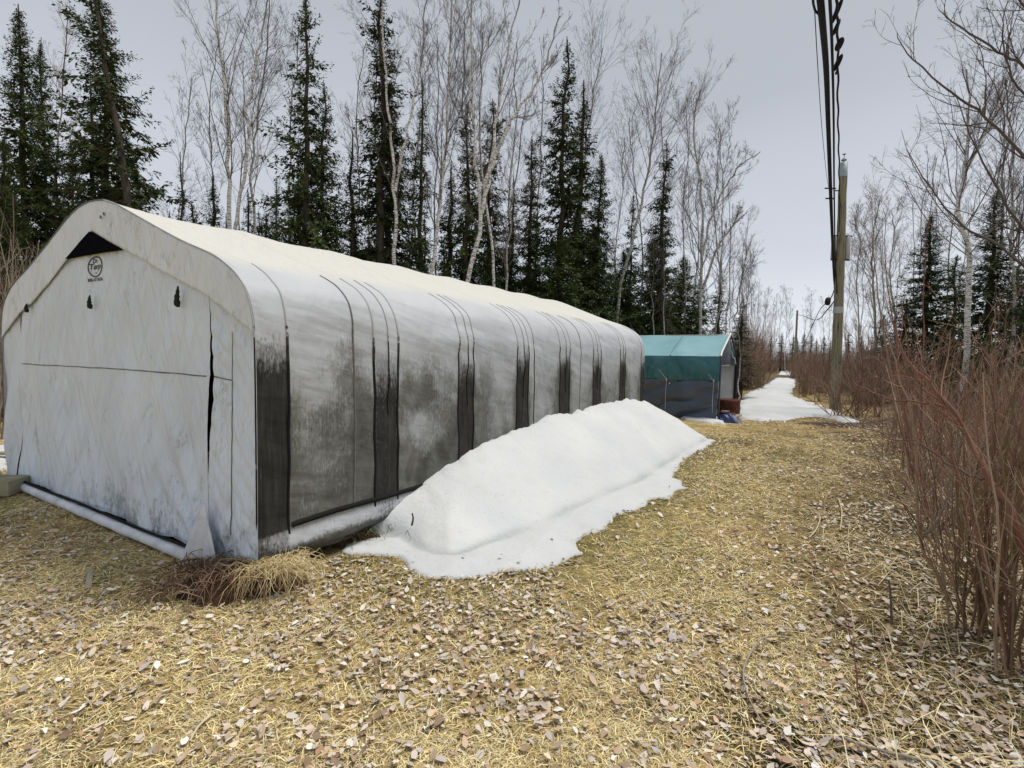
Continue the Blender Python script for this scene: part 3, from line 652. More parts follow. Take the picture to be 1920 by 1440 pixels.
def bare_tree(name, spine, r0, limbs=16, lo=.35, crown=.42, dens=(4, 4), seed=0, up=.10, forks=(), ang=(.45, .95), twigmat='twig', barkmat='birch', rt=.0045, wl=.07):
    """spine: control points from the foot up (local). returns a maker of a thing with trunk and twigs"""
    sp = catmull(spine, 22); sp[1:-1] += RNG.normal(size=(20, 3))*.025; R = r0*np.linspace(1, .22, 22)**.9; R[0] *= 1.25
    trunk = [(sp[None], R[None])]
    for fk in forks:                                        # extra stems leaving the trunk
        f = catmull(fk, 22); f[1:-1] += RNG.normal(size=(20, 3))*.025; trunk.append((f[None], (r0*.72*np.linspace(1, .22, 22))[None]))
    Vs = []; th = []
    L1 = []; 
    for P, R_ in trunk:
        V, F = tubes(P, R_, 8); Vs.append((V, F)); th.append(np.repeat(sstep(.012, .03, R_.ravel()), 8))
        Q, r = spawn(P, R_, max(3, limbs//len(trunk)), lo, .97, ang, (crown*.6, crown), 8, up, wl, .30, .0055)
        L1.append((Q, r))
    Q1 = np.concatenate([q for q, r in L1]); R1 = np.concatenate([r for q, r in L1])
    V, F = tubes(Q1, R1, 5); Vs.append((V, F)); th.append(np.repeat(sstep(.010, .03, R1.ravel()), 5))
    tv, tf = merge(Vs); me = mesh(name + '_trunk', tv, tf, M[barkmat], True); attr(me, 'thick', np.concatenate(th))
    Q2, R2 = spawn(Q1, R1, dens[0], .12, .98, (.3, .75), (.28, .6), 6, up*.7, .09, .5, rt)
    Q2b, R2b = spawn(np.concatenate([p[0] for p in trunk]), np.concatenate([p[1] for p in trunk]), 10, lo, 1., (.4, .9), (.05, .16), 6, up, .1, .3, rt)
    Q2 = np.concatenate([Q2, Q2b]); R2 = np.concatenate([R2, R2b])
    Q3, R3 = spawn(Q2, R2, dens[1], .15, 1., (.35, .8), (.35, .7), 4, up*.5, .12, .6, rt*.7)
    Q4, R4 = spawn(Q3, R3, 3, .2, 1., (.3, .75), (.45, .8), 3, up*.3, .10, .7, rt*.55)
    parts = [tubes(Q2, R2, 3), tubes(Q3, R3, 3), tubes(Q4, R4, 3)]
    me2 = mesh(name + '_twigs', *merge(parts), M[twigmat], False)
    return me, me2
def conifer(name, h, rb, base, boughs, dens=26, droop=.25, top_r=.10, gap=.0, lean=(0, 0), power=.85, onesided=None, blade=.16, club=0.):
    """tapered trunk, tiers of boughs, each bough carrying many small needle sprays"""
    n = 12; z = np.linspace(0, h, n); sp = np.stack([lean[0]*(z/h)**1.3, lean[1]*(z/h)**1.3, z], 1); sp[1:-1, :2] += RNG.normal(size=(n-2, 2))*.03
    R = .012 + (.010*h + .02)*(1 - z/h)**.85
    tv = [tubes(sp, R, 7)]
    B = boughs; u = np.sort(rnd(0, 1, B)**.9); zb = base*h + (h*.985 - base*h)*u
    an = np.arange(B)*2.399 + rnd(-.4, .4, B)
    prof_ = (1 - u)**power*rb + top_r*(1 - u**6) + club*np.exp(-((u - .9)/.06)**2)
    low = sstep(0, .12, u); L = prof_*rnd(.55, 1.15, B)*(.55 + .45*low)
    keep = RNG.random(B) > gap*(.4 + .6*np.sin(u*19 + 2)**2)
    if onesided is not None:
        c_ = np.cos(an - onesided); L *= np.where(c_ > -.1, 1.0, .35)
    zb, an, L, u = zb[keep], an[keep], L[keep], u[keep]; B = len(u)
    m = 6; k = np.linspace(0, 1, m)[None, :]
    cx = np.interp(zb, z, sp[:, 0]); cy = np.interp(zb, z, sp[:, 1])
    rise = rnd(-.45, .50, B) + .55*sstep(.7, 1., u); L = L*np.where(RNG.random(B) < .12, 1.35, 1.)*(.75 + .5*n1(u*14, an*.8))
    X = cx[:, None] + np.cos(an)[:, None]*L[:, None]*k; Y = cy[:, None] + np.sin(an)[:, None]*L[:, None]*k
    Z = zb[:, None] + L[:, None]*(rise[:, None]*k - droop*2*k**1.6*(1-u)[:, None] + .18*k**3)
    P = np.stack([X, Y, Z], -1); P[:, 1:] += RNG.normal(size=P[:, 1:].shape)*.02
    Rb = (.004 + .010*(L/rb))[:, None]*np.linspace(1, .3, m)[None]
    tv.append(tubes(P, Rb, 3))
    tr = mesh(name + '_trunk', *merge(tv), M['conbark'], True)
    # sprays
    per = np.maximum((dens*(.35 + L/rb*1.0)).astype(int), 5); par = np.repeat(np.arange(B), per); K = len(par)
    f = RNG.random(K)**.75*(m-1)*.999; f = np.maximum(f, .12*(m-1)*RNG.random(K)*3); f = np.minimum(f, m-1.001); i = f.astype(int); fr = (f - i)[:, None]
    b = P[par, i]*(1-fr) + P[par, i+1]*fr + RNG.normal(size=(K, 3))*[.03, .03, .045]; T = unit(P[par, i+1] - P[par, i])
    side = unit(np.cross(T, np.array([0, 0, 1.]))); sg = np.where(RNG.random(K) < .5, -1, 1)[:, None]
    a = rnd(.5, 1.15, K)[:, None]; dr = unit(T*np.cos(a) + side*sg*np.sin(a) + np.array([0, 0, 1.])*rnd(-.9, .45, K)[:, None])
    ln = blade*rnd(.55, 1.35, K)*(.6 + .8*(1 - f/(m-1)))*np.clip(L[par]/rb*1.2 + .45, .5, 1.3)
    wd = ln*rnd(.13, .24, K); nrm = unit(np.cross(dr, RNG.normal(size=dr.shape)*.7 + np.array([0, 0, 1.]))); 
    tip = b + dr*ln[:, None]; tip[:, 2] -= ln*.12
    mid = b + dr*(ln*.45)[:, None]; up_ = unit(np.cross(nrm, dr))
    # a folded four-point spray: two triangles each side of the rib
    V = np.stack([b, mid + nrm*wd[:, None] - up_*(wd*.35)[:, None], tip, mid - nrm*wd[:, None] - up_*(wd*.35)[:, None]], 1).reshape(-1, 3)
    q = np.arange(K)[:, None]*4; F = np.concatenate([q + [[0, 1, 2]], q + [[0, 2, 3]]])
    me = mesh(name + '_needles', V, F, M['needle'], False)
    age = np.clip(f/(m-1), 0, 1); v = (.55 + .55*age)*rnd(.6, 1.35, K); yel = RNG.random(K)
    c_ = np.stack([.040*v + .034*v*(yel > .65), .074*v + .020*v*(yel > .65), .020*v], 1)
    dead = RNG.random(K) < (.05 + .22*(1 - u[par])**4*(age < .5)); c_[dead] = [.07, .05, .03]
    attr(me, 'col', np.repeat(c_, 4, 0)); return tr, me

CONI = {
 'dense':  conifer('dense', 10, 1.9, .02, 460, 74, .20, gap=.12, blade=.115),
 'fir':    conifer('fir', 10, 1.65, .10, 360, 64, .22, gap=.38, blade=.115),
 'narrow': conifer('narrow', 10, .70, .14, 280, 32, .35, top_r=.14, gap=.35, blade=.095),
 'spire':  conifer('spire', 10, .85, .18, 290, 42, .35, top_r=.20, gap=.3, club=.16, blade=.10),
 'ragged': conifer('ragged', 10, 1.55, .26, 280, 64, .14, gap=.55, blade=.115),
 'leanfir': conifer('leanfir', 10, 2.2, .34, 190, 80, .12, gap=.5, lean=(-1.35, 0), onesided=math.pi, blade=.13),
 'low':    conifer('low', 5, 1.8, .0, 380, 70, .20, gap=.1, blade=.11),
 'low2':   conifer('low2', 5, 1.5, .0, 280, 56, .22, gap=.35, blade=.10),
 'thin':   conifer('thin', 10, .80, .35, 130, 30, .3, gap=.45, blade=.09),
}
CH = {'low': 5, 'low2': 5}
ORD = ['leftmost', 'second', 'third', 'fourth', 'fifth', 'sixth', 'seventh', 'eighth', 'ninth', 'tenth', 'eleventh', 'twelfth', 'thirteenth', 'fourteenth', 'fifteenth', 'sixteenth', 'seventeenth', 'eighteenth', 'nineteenth', 'twentieth', 'twenty-first', 'twenty-second', 'twenty-third', 'twenty-fourth', 'twenty-fifth', 'twenty-sixth', 'twenty-seventh', 'twenty-eighth']
def plant(name, kids, loc, sc, rz, label, cat, group=None):
    r = thing(name, label, cat, loc, group); r.rotation_euler[2] = rz
    for nm, me in kids:
        o = bpy.data.objects.new(nm, me); COL.objects.link(o); o.parent = r; o.scale = sc
    return r
def stand(px, Y, dy=0.): 
    r = ray(px, 560); x_ = r[0]/r[1]*Y; return np.array([x_, Y, float(ground_h(x_, Y)) - .05 + dy])
def top_z(px, py, Y): return at_depth(px, py, Y)[2]
# (kind, photo x of the trunk low down, photo y of its tip, depth, spread factor, label)
CON = [
 ('dense', 52, 8, 12.0, 1.0, 'dark double-topped spruce at the far left behind the shed peak'),
 ('dense', 92, 70, 13.2, .62, 'slimmer spruce crowding the right flank of the double-topped one'),
 ('fir', 205, -60, 13.0, 1.05, 'tall shaggy fir left of the leaning trunk, its crown cut by the frame'),
 ('leanfir', 288, -75, 11.4, 1.0, 'leaning spruce with long bare trunk and boughs all on its left'),
 ('thin', 342, 285, 14.0, .9, 'thin nearly bare young conifer just right of the leaning spruce'),
 ('narrow', 402, 322, 14.5, 1.5, 'short bushy spruce at the foot of the two-stemmed birch'),
 ('narrow', 466, 352, 15.5, 1.2, 'short ragged spruce between the forked birch and the tall middle spruce'),
 ('ragged', 574, -25, 14.0, .92, 'tall spruce with straight dark trunk rising from the middle of the shed roof'),
 ('fir', 606, 150, 15.0, .95, 'full fir pressed against the right side of the tall middle spruce'),
 ('thin', 660, 245, 15.0, 1.3, 'thin-stemmed conifer in the gap right of the full middle fir'),
 ('spire', 712, -25, 15.0, 1.15, 'very narrow spruce whose club top leaves the frame above the roof'),
 ('spire', 728, 150, 16.0, 1.3, 'dark spruce directly behind the very narrow club-topped one'),
 ('narrow', 787, 150, 16.0, .9, 'slender wispy spruce with a fuzzy pointed top'),
 ('spire', 872, 190, 17.0, 1.1, 'dark thin spruce behind the white birch that leans left at its foot'),
 ('spire', 916, 185, 18.0, 1.25, 'dark spruce standing just right of the curved white birch'),
 ('narrow', 842, 300, 18.5, 1.5, 'middling spruce in the shade between two white birches'),
 ('spire', 990, 255, 18.0, 1.1, 'narrow spruce just left of the tallest pointed spruce'),
 ('narrow', 958, 330, 19.0, 1.3, 'low dim spruce behind the pale sapling at the roof edge'),
 ('fir', 1049, 68, 17.5, .98, 'tallest sharply pointed spruce right of the birches'),
 ('narrow', 1082, 150, 18.0, 1.4, 'second point growing close behind the tallest sharp spruce'),
 ('dense', 1118, 285, 18.0, .95, 'bushy dark spruce on the right shoulder of the tallest one'),
 ('ragged', 1180, 360, 20.0, .8, 'sparse tufted spruce beneath the leaning grey aspen'),
 ('spire', 1238, 262, 20.0, 1.05, 'black narrow spire-shaped spruce left of the big spreading aspen'),
 ('low', 840, 505, 15.5, 1.0, 'low leafy fir by the roof behind the first white birches'),
 ('low', 912, 480, 16.5, 1.1, 'low dark fir behind the leaning white birch foot'),
 ('low', 985, 490, 17.0, 1.1, 'low dark fir behind the ridge end of the long shed'),
 ('low', 1050, 440, 16.5, 1.25, 'thick low fir under the tallest pointed spruce'),
 ('low', 1110, 430, 20.0, 1.05, 'thick low fir above the curved far end of the shed'),
 ('low', 1165, 470, 20.5, 1.15, 'broad dark fir behind the rounded rear corner of the shed'),
 ('low', 1222, 450, 22.0, 1.1, 'dark fir behind the pair of thin white saplings'),
 ('low', 1278, 480, 23.0, 1.1, 'dark fir over the middle of the teal tarp roof'),
 ('low2', 1312, 520, 22.0, 1.2, 'small dark fir over the right half of the teal roof'),
 ('narrow', 1392, 590, 21.0, 2.2, 'small green fir right of the teal shelter opening'),
 ('low2', 500, 400, 16.0, 1.1, 'brownish low spruce left of the tall middle trunk'),
 ('low2', 545, 425, 15.5, 1.2, 'low spruce at the foot of the tall middle trunk'),
 ('low2', 630, 430, 16.0, 1.1, 'low spruce between the middle fir and the narrow club-topped spruce'),
 ('low2', 690, 445, 16.5, 1.1, 'low spruce at the foot of the narrow club-topped spruce'),
 ('low2', 752, 470, 17.0, 1.1, 'low spruce showing between the first single white birch stems'),
 ('low', 598, 468, 15.5, 1.1, 'low bushy fir at the roof edge right of the tall middle trunk'),
 ('low', 668, 478, 16.0, 1.1, 'low bushy fir at the roof edge left of the club-topped spruce'),
 ('low', 722, 470, 16.5, 1.1, 'low bushy fir hiding the foot of the club-topped spruce'),
 ('low', 785, 490, 16.5, 1.1, 'low bushy fir between the two middle white birches'),
 ('low', 870, 470, 17.5, 1.2, 'low bushy fir deep behind the thick leaning birch'),
 ('low', 950, 470, 18.0, 1.2, 'low bushy fir deep behind the slim pale sapling'),
 ('dense', 20, 250, 10.8, .9, 'dark lower spruce filling the left frame edge'),
 ('dense', 140, 255, 12.0, .85, 'dark lower spruce straight behind the shed peak'),
 ('low2', 262, 330, 13.0, 1.2, 'low spruce around the foot of the leaning trunk'),
 ('low2', 362, 380, 15.0, .9, 'small dim spruce near the roof left of the two-stemmed birch'),
 ('narrow', 1700, 560, 24.0, 2.6, 'low spruce behind the red shrubs nearest the utility pole'),
 ('dense', 1737, 398, 20.0, 1.5, 'pointed dark spruce, first one right of the utility pole'),
 ('low2', 1790, 478, 21.0, 1.3, 'squat spruce between the two pointed ones on the right'),
 ('dense', 1856, 352, 17.5, 1.4, 'pointed dark spruce in front of the pale birch on the right'),
 ('dense', 1928, 400, 16.5, .75, 'dark spruce cut by the right frame edge'),
 ('low2', 1905, 500, 14.0, 1.1, 'low spruce behind the shrubs at the right frame edge'),
 ('low2', 1660, 590, 27.0, 1.5, 'distant low spruce just right of the utility pole'),
]
for i, (k, px, py, Y, f, lab) in enumerate(CON):
    p = stand(px, Y); H_ = top_z(px, py, Y) - p[2]; h0 = CH.get(k, 10); s_ = H_/h0
    w_ = f*(max(s_, .55) if k not in CH else max(s_, .8))
    tr, nd = CONI[k]
    plant('fir_tree' if k in ('fir', 'low', 'low2') else 'spruce_tree', (('trunk', tr), ('crown', nd)), p, (w_, w_, s_), 0 if k == 'leanfir' else float(rnd(0, 6.28)), lab, 'conifer')

def sp_from(pts, Y, dYs=None):
    """spine control points from photo pixels at about depth Y, local to its foot"""
    P = [at_depth(px, py, Y + (dYs[i] if dYs else 0)) for i, (px, py) in enumerate(pts)]
    foot = np.array([P[0][0], P[0][1], float(ground_h(P[0][0], P[0][1])) - .05])
    if P[0][2] > foot[2] + .3: P = [foot] + P
    return foot, [p - foot for p in P]
CON2 = [(315,395,15,1.2),(345,420,17,1.3),(430,400,17,1.4),(485,395,18,1.3),(520,330,19,1.),(560,330,18,1.2),(605,420,18,1.3),(665,400,19,1.3),(700,380,19,1.2),(770,430,19,1.3),(800,400,20,1.2),(835,440,20,1.3),(880,420,20,1.4),(930,430,21,1.4),(1005,400,21,1.4),(240,250,15,1.3),(175,140,15,1.),(10,330,12.5,1.2),(110,330,13,1.3),(1400,560,34,1.6),(1345,500,25,1.5)]
for i, (px, py, Y, f) in enumerate(CON2):
    px += float(rnd(-6, 6)); p = stand(px, Y); H_ = top_z(px, py, Y) - p[2]; k = ('narrow', 'low2', 'thin', 'spire')[i % 4]; s_ = H_/CH.get(k, 10); w_ = f*(max(s_, .6) if k != 'low2' else max(s_, .8))
    plant('spruce_tree', (('trunk', CONI[k][0]), ('crown', CONI[k][1])), p, (w_, w_, s_), float(rnd(0, 6)), 'half-hidden scrubby conifer filling a gap between the taller trees behind the shed', 'conifer', 'scrubby conifers behind the shed')
BIR = [  # stem pixels, depth, radius, limbs, lo, crown, forks, label
 ([(432,470),(430,330),(425,200),(412,80),(408,-60)], 13.5, .085, 20, .40, .30, [[(440,430),(462,300),(470,170),(490,60),(510,-60)]], 'forked white birch with two pale stems left of centre'),
 ([(482,450),(470,330),(480,230),(498,120),(505,0)], 15.0, .06, 16, .35, .28, [], 'grey birch stem just right of the forked white birch'),
 ([(737,540),(742,400),(735,270),(722,150),(715,-40)], 14.5, .085, 16, .45, .28, [[(741,360),(765,240),(790,120),(800,-20)]], 'straight white birch rising left of the roof middle'),
 ([(806,560),(822,400),(836,280),(842,120),(850,-60)], 15.0, .085, 20, .42, .30, [], 'mottled white birch second from the straight one'),
 ([(872,560),(900,420),(893,290),(885,180),(884,-30)], 15.0, .10, 20, .45, .28, [[(903,400),(922,290),(938,180),(960,60),(985,-40)],[(910,350),(950,240),(1010,150),(1050,30)]], 'thick white birch leaning right at its foot with three forks'),
 ([(925,570),(920,440),(905,330),(900,200),(905,60)], 16.0, .07, 14, .45, .28, [], 'dull birch behind the thick leaning one'),
 ([(948,560),(953,470),(960,380),(975,280),(985,200)], 13.5, .04, 10, .25, .26, [], 'slim pale sapling bare against the dark firs'),
 ([(1160,560),(1196,420),(1216,320),(1228,220),(1240,100)], 19.0, .085, 18, .50, .34, [], 'grey aspen leaning right above the far end of the shed'),
 ([(1225,640),(1222,560),(1226,500),(1222,420)], 18.6, .034, 6, .3, .2, [], 'thin white sapling, left of the pair behind the rear shed corner'),
 ([(1241,640),(1246,560),(1243,480),(1248,420)], 18.4, .036, 6, .3, .2, [], 'thin white sapling, right of the pair behind the rear shed corner'),
 ([(1312,640),(1316,480),(1314,350),(1300,240),(1312,170)], 20.0, .095, 20, .35, .36, [[(1316,480),(1340,390),(1380,320),(1425,285)],[(1318,540),(1345,470),(1372,425),(1400,400)]], 'big spreading aspen with pale trunk behind the teal shelter'),
 ([(1338,650),(1352,540),(1340,430),(1345,320),(1350,240)], 22.0, .06, 16, .3, .3, [], 'slender aspen right behind the big spreading one'),
 ([(1282,640),(1286,520),(1280,400),(1290,280),(1285,200)], 22.0, .05, 14, .35, .26, [], 'thin grey aspen left of the big spreading one'),
 ([(1384,730),(1388,660),(1378,590),(1392,520),(1400,470)], 17.0, .035, 12, .3, .3, [], 'pale crooked sapling beside the open end of the teal shelter'),
 ([(1820,520),(1800,410),(1806,320),(1815,250),(1812,130)], 15.0, .10, 24, .25, .42, [[(1808,320),(1850,250),(1890,170),(1920,90)]], 'pale crooked birch above the right-hand spruces'),
 ([(1642,700),(1642,600),(1636,500),(1640,430),(1650,372)], 27.0, .10, 20, .25, .38, [], 'hazy pale aspen just right of the utility pole'),
 ([(1676,700),(1678,600),(1670,520),(1676,440),(1672,400)], 26.0, .07, 16, .25, .36, [], 'hazy aspen second to the right of the utility pole'),
 ([(1612,700),(1610,600),(1606,520),(1612,450),(1600,420)], 30.0, .07, 14, .25, .34, [], 'hazy aspen right behind the utility pole'),
 ([(1902,560),(1895,460),(1900,330),(1893,240),(1885,150)], 14.0, .06, 16, .25, .40, [], 'dark twiggy tree near the right frame edge'),
 ([(1200,600),(1205,480),(1195,380),(1185,300),(1180,220)], 20.5, .05, 14, .35, .30, [], 'thin grey aspen behind the leaning one'),
 ([(1095,520),(1090,380),(1100,260),(1115,170),(1130,90)], 18.5, .05, 14, .4, .34, [], 'thin aspen whose curved top bows beside the tallest spruce'),
]
for stem, Y, r0, nl, lo, cw, forks, lab in BIR:
    foot, sp_ = sp_from(stem, Y)
    fk = []
    for j, f_ in enumerate(forks): fk.append([at_depth(px, py, Y + (.5 - j)*.25*i_) - foot for i_, (px, py) in enumerate(f_)])
    asp = 'aspen' in lab or 'grey' in lab or 'dark' in lab
    tr, tw = bare_tree('bare', sp_, r0*.78, nl + 8, max(lo - .08, .2), cw*1.2, (7, 6) if r0 > .06 else (6, 4), ang=(.3, .8), forks=fk, barkmat='aspen' if asp else 'birch', twigmat='twig_grey' if 'hazy' in lab else 'twig', rt=.0034 if Y < 22 else .006)
    nm = 'aspen_tree' if 'aspen' in lab else ('bare_tree' if 'dark' in lab else 'birch_tree')
    plant(nm, (('trunk', tr), ('twigs', tw)), foot, (1, 1, 1), 0, lab, 'bare tree' if 'dark' in lab else nm.split('_')[0])
# a few shared bare trees for the second rank
BT = [bare_tree('rank', [(0,0,0),(.1,.1,3),(-.1,0,6),(.1,.1,8.5),(.3,0,11)], .038, 26, .30, .28, (6, 4), rt=.0036, barkmat='aspen', twigmat='twig_grey'),
      bare_tree('rank', [(0,0,0),(-.2,.1,3),(-.1,0,6),(-.3,.1,8.5),(-.5,0,11)], .042, 24, .35, .25, (6, 4), rt=.0036, barkmat='birch', twigmat='twig'),
      bare_tree('rank', [(0,0,0),(.2,.1,3),(.5,0,6),(.4,.1,8.5),(.7,0,11)], .036, 20, .4, .2, (5, 4), rt=.0040, barkmat='aspen', twigmat='twig')]
def rank(lst, group, lab0):
    lst = sorted(lst, key=lambda q_: q_[0])
    for i, (px, py, Y) in enumerate(lst):
        lab = lab0 + (', ' + ORD[i] + ('' if i == 0 else ' from the left'))
        p = stand(px, Y); H_ = top_z(px, py, Y) - p[2]; tr, tw = BT[i % 3]; s_ = H_/11
        plant('bare_tree', (('trunk', tr), ('twigs', tw)), p, (s_*1.0, s_*1.0, s_), float(rnd(0, 6.28)), lab, 'bare tree', group)
rank([(px + rnd(-8, 8), py, Y) for px, py, Y in [(110,20,19),(330,140,18),(372,60,19),(450,120,20),(530,60,19),(640,60,19),(685,100,21),(765,30,20),(815,90,20),(870,20,22),(945,60,21),(1005,110,22),(1075,180,24),(1150,250,23),(1262,200,24),(1300,260,26),(1345,230,26)]],
     'thin bare trees in the second rank behind the shed', 'thin bare tree behind the first rank of trees')
rank([(px + rnd(-4, 4), py, Y) for px, py, Y in [(1365,350,27),(1378,420,28),(1390,400,30),(1402,450,31),(1412,470,33),(1424,520,36),(1372,480,24),(1396,520,26),(1416,540,28),(1432,545,44)]],
     'bare trees crowding the left side of the trail', 'slim bare tree left of the snowy trail')
rank([(px + rnd(-2, 2), py + rnd(-12, 12), Y) for px, py, Y in [(1437,556,60),(1448,552,66),(1458,560,72),(1467,548,70),(1479,545,60),(1487,556,75),(1513,556,66),(1522,550,62),(1531,566,72),(1546,560,60),(1560,555,58),(1577,540,52),(1590,520,48)]],
     'far bare trees where the trail ends', 'tiny bare tree where the snowy trail ends')
rank([(px + rnd(-6, 6), py, Y) for px, py, Y in [(1622,460,34),(1655,420,32),(1690,430,30),(1705,380,28),(1725,300,24),(1760,330,24),(1772,260,22),(1790,350,26),(1835,200,22),(1870,160,20),(1880,300,24),(1915,180,18),(1940,120,17)]],
     'bare trees on the right behind the red shrubs', 'bare grey tree on the right behind the red shrubs')
# far skyline conifers
for i, px in enumerate([1434,1450,1470,1492,1500,1512,1526,1536,1550,1562,1596,1620,1640]):
    Y = float(rnd(64, 80)); p = stand(px, Y); H_ = top_z(px, float(rnd(618, 640)), Y) - p[2]
    plant('spruce_tree', (('trunk', CONI['narrow'][0]), ('crown', CONI['narrow'][1])), p, (H_/10*2.4, H_/10*2.4, H_/10), float(rnd(0, 6)), 'tiny dark spruce on the skyline at the end of the snowy trail', 'conifer', 'far skyline spruces where the trail ends')

# ------------------------------------------------------------------ SHRUBS
def shrub(name, n, h, spread, palette, twn=5, r=.007, tang=(.35, .9)):
    an = rnd(0, 6.28, n); rr = np.abs(RNG.normal(size=n))*.10; base = np.stack([np.cos(an)*rr, np.sin(an)*rr, -.05 + 0*an], 1)
    m = 8; L = h*rnd(.55, 1.1, n); tilt = np.abs(RNG.normal(size=n))*spread; az_ = rnd(0, 6.28, n)
    d = np.stack([np.cos(az_)*np.sin(tilt), np.sin(az_)*np.sin(tilt), np.cos(tilt)], 1); P = np.zeros((n, m, 3)); P[:, 0] = base
    for k in range(1, m):
        d = unit(d + RNG.normal(size=d.shape)*.07 + np.array([0, 0, .03])); P[:, k] = P[:, k-1] + d*(L/(m-1))[:, None]
    R = (r*rnd(.6, 1.25, n))[:, None]*np.linspace(1, .28, m)[None]
    Q, Rq = spawn(P, R, twn, .2, .97, tang, (.22, .5), 5, .06, .10, .55, .0016)
    Q2, Rq2 = spawn(Q, Rq, 3, .2, .97, (.35, .8), (.3, .6), 3, .04, .1, .6, .0012)
    def cols(K, per, dark):
        c_ = np.array(palette)[RNG.integers(0, len(palette), K)]*rnd(.7, 1.3, K)[:, None]*dark; return np.repeat(c_, per, 0)
    me = mesh(name + '_stems', *tubes(P, R, 5), M['redtwig'], True); attr(me, 'col', cols(n, m*5, 1))
    mt = mesh(name + '_twigs', *merge([tubes(Q, Rq, 3), tubes(Q2, Rq2, 3)]), M['redtwig'], False)
    attr(mt, 'col', np.concatenate([cols(len(Q), 15, 1.25), cols(len(Q2), 9, 1.5)])); return me, mt
RED = [(.22,.085,.06),(.16,.07,.05),(.27,.16,.11),(.12,.065,.05),(.34,.25,.18),(.19,.10,.07),(.30,.20,.14),(.24,.20,.16)]
TAN = [(.42,.32,.22),(.36,.26,.17),(.30,.20,.13)]
BRN = [(.16,.10,.06),(.22,.15,.09),(.12,.07,.045),(.28,.21,.14)]
GRY = [(.30,.25,.20),(.24,.20,.16),(.20,.14,.11)]
SH_R = [shrub('red', 13, 1.7, .42, RED, 7), shrub('red', 10, 2.15, .30, RED, 7), shrub('red', 15, 1.45, .52, RED, 7), shrub('red', 12, 1.8, .38, RED[::-1] + TAN, 8)]
SH_B = [shrub('brown', 18, 1.4, .35, BRN), shrub('brown', 14, 1.7, .25, BRN + RED)]
SH_G = [shrub('grey', 12, 2.6, .28, GRY, 6, .010), shrub('grey', 16, 2.2, .35, GRY, 5, .009)]
def put_shrub(kind, x_, y_, s_, label, group, i):
    tr, tw = kind[i % len(kind)]
    o = plant('shrub', (('stems', tr), ('twigs', tw)), (x_, y_, float(ground_h(x_, y_))), (s_, s_, s_*float(rnd(.9, 1.15))), float(rnd(0, 6.28)), label, 'shrub', group); return o
cnt = 0
edge = [on_ground(*p)[:2] for p in [(1990,1400),(1880,1230),(1790,1080),(1735,980),(1690,900),(1650,850),(1628,815)]]
edge = catmull(np.array(edge), 200)
tries = 0; pts = []
while len(pts) < 54 and tries < 20000:
    tries += 1; e_ = edge[RNG.integers(0, 200)]; off = abs(RNG.normal())*1.9 + .12
    q = e_ + np.array([off, off*.10]); 
    if q[0]/q[1] > 1.45 or q[1] < 1.9: continue
    if np.hypot(q[0] - 1.95, q[1] - 2.0) < .55: continue
    if all(np.hypot(*(q - p)) > .20 + .035*q[1] for p in pts): pts.append(q)
pts += [on_ground(*p)[:2] for p in [(1835,1195),(1905,1265),(1875,1120),(1785,1065),(1752,1000),(1715,935)]]
for i, q in enumerate(pts):
    nearf = q[1] < 4.5
    put_shrub(SH_R if RNG.random() < .66 else SH_B, q[0], q[1], float(rnd(.8, 1.1))*(1.0 if nearf else 1.05), 'leafless shrub of upright red-brown stems in the thicket along the right edge of the clearing', 'red stemmed shrubs on the right', i)
# thicket further along the trail
for i in range(84):
    Y = float(14 + 46*RNG.random()**1.5)
    if i % 2: px = float(rnd(1392, 1440)) if Y > 24 else float(rnd(1400, 1412))
    else: px = float(rnd(1492 if Y > 26 else 1580, 1690))
    if Y < 24 and i % 2: Y += 12
    q = stand(px, Y)
    put_shrub(SH_B if RNG.random() < .55 else SH_R, q[0], q[1], float(rnd(1.1, 1.6))*(1 + Y/90), 'brown leafless thicket shrub beside the snowy trail', 'thicket shrubs along the trail', i)
for i in range(60):
    Y = float(rnd(19.5, 48)); q = stand(float(rnd(1494, 1600)), Y)
    if poly_dist(q[:1], q[1:2], TR)[0] > -.25 or np.hypot(q[0] - 11.4, q[1] - 18) < .8: continue
    put_shrub(SH_B if RNG.random() < .6 else SH_R, q[0], q[1], float(rnd(.7, 1.1))*(1 + Y/80), 'low brown thicket shrub on the right bank of the snowy trail, near the poles', 'shrubs on the right bank of the trail', i)
for i in range(64):
    Y = float(rnd(50, 82)); q = stand(float(rnd(1425, 1640) if i < 34 else rnd(1440, 1525)), max(Y, 66) if i >= 34 else Y)
    put_shrub(SH_B if i % 3 else SH_R, q[0], q[1], float(rnd(1.5, 2.2)), 'far brown scrub closing off the end of the trail', 'far scrub at the trail end', i)
# grey brush at the left edge
for i, (px, Y) in enumerate([(-20,8.2),(15,9.0),(55,9.6),(90,10.4),(30,10.5),(-60,9.5)]):
    q = stand(px, Y); put_shrub(SH_G, q[0], q[1], 1.5, 'tangle of pale grey leafless brush behind the left side of the shed', 'pale brush left of the shed', i)

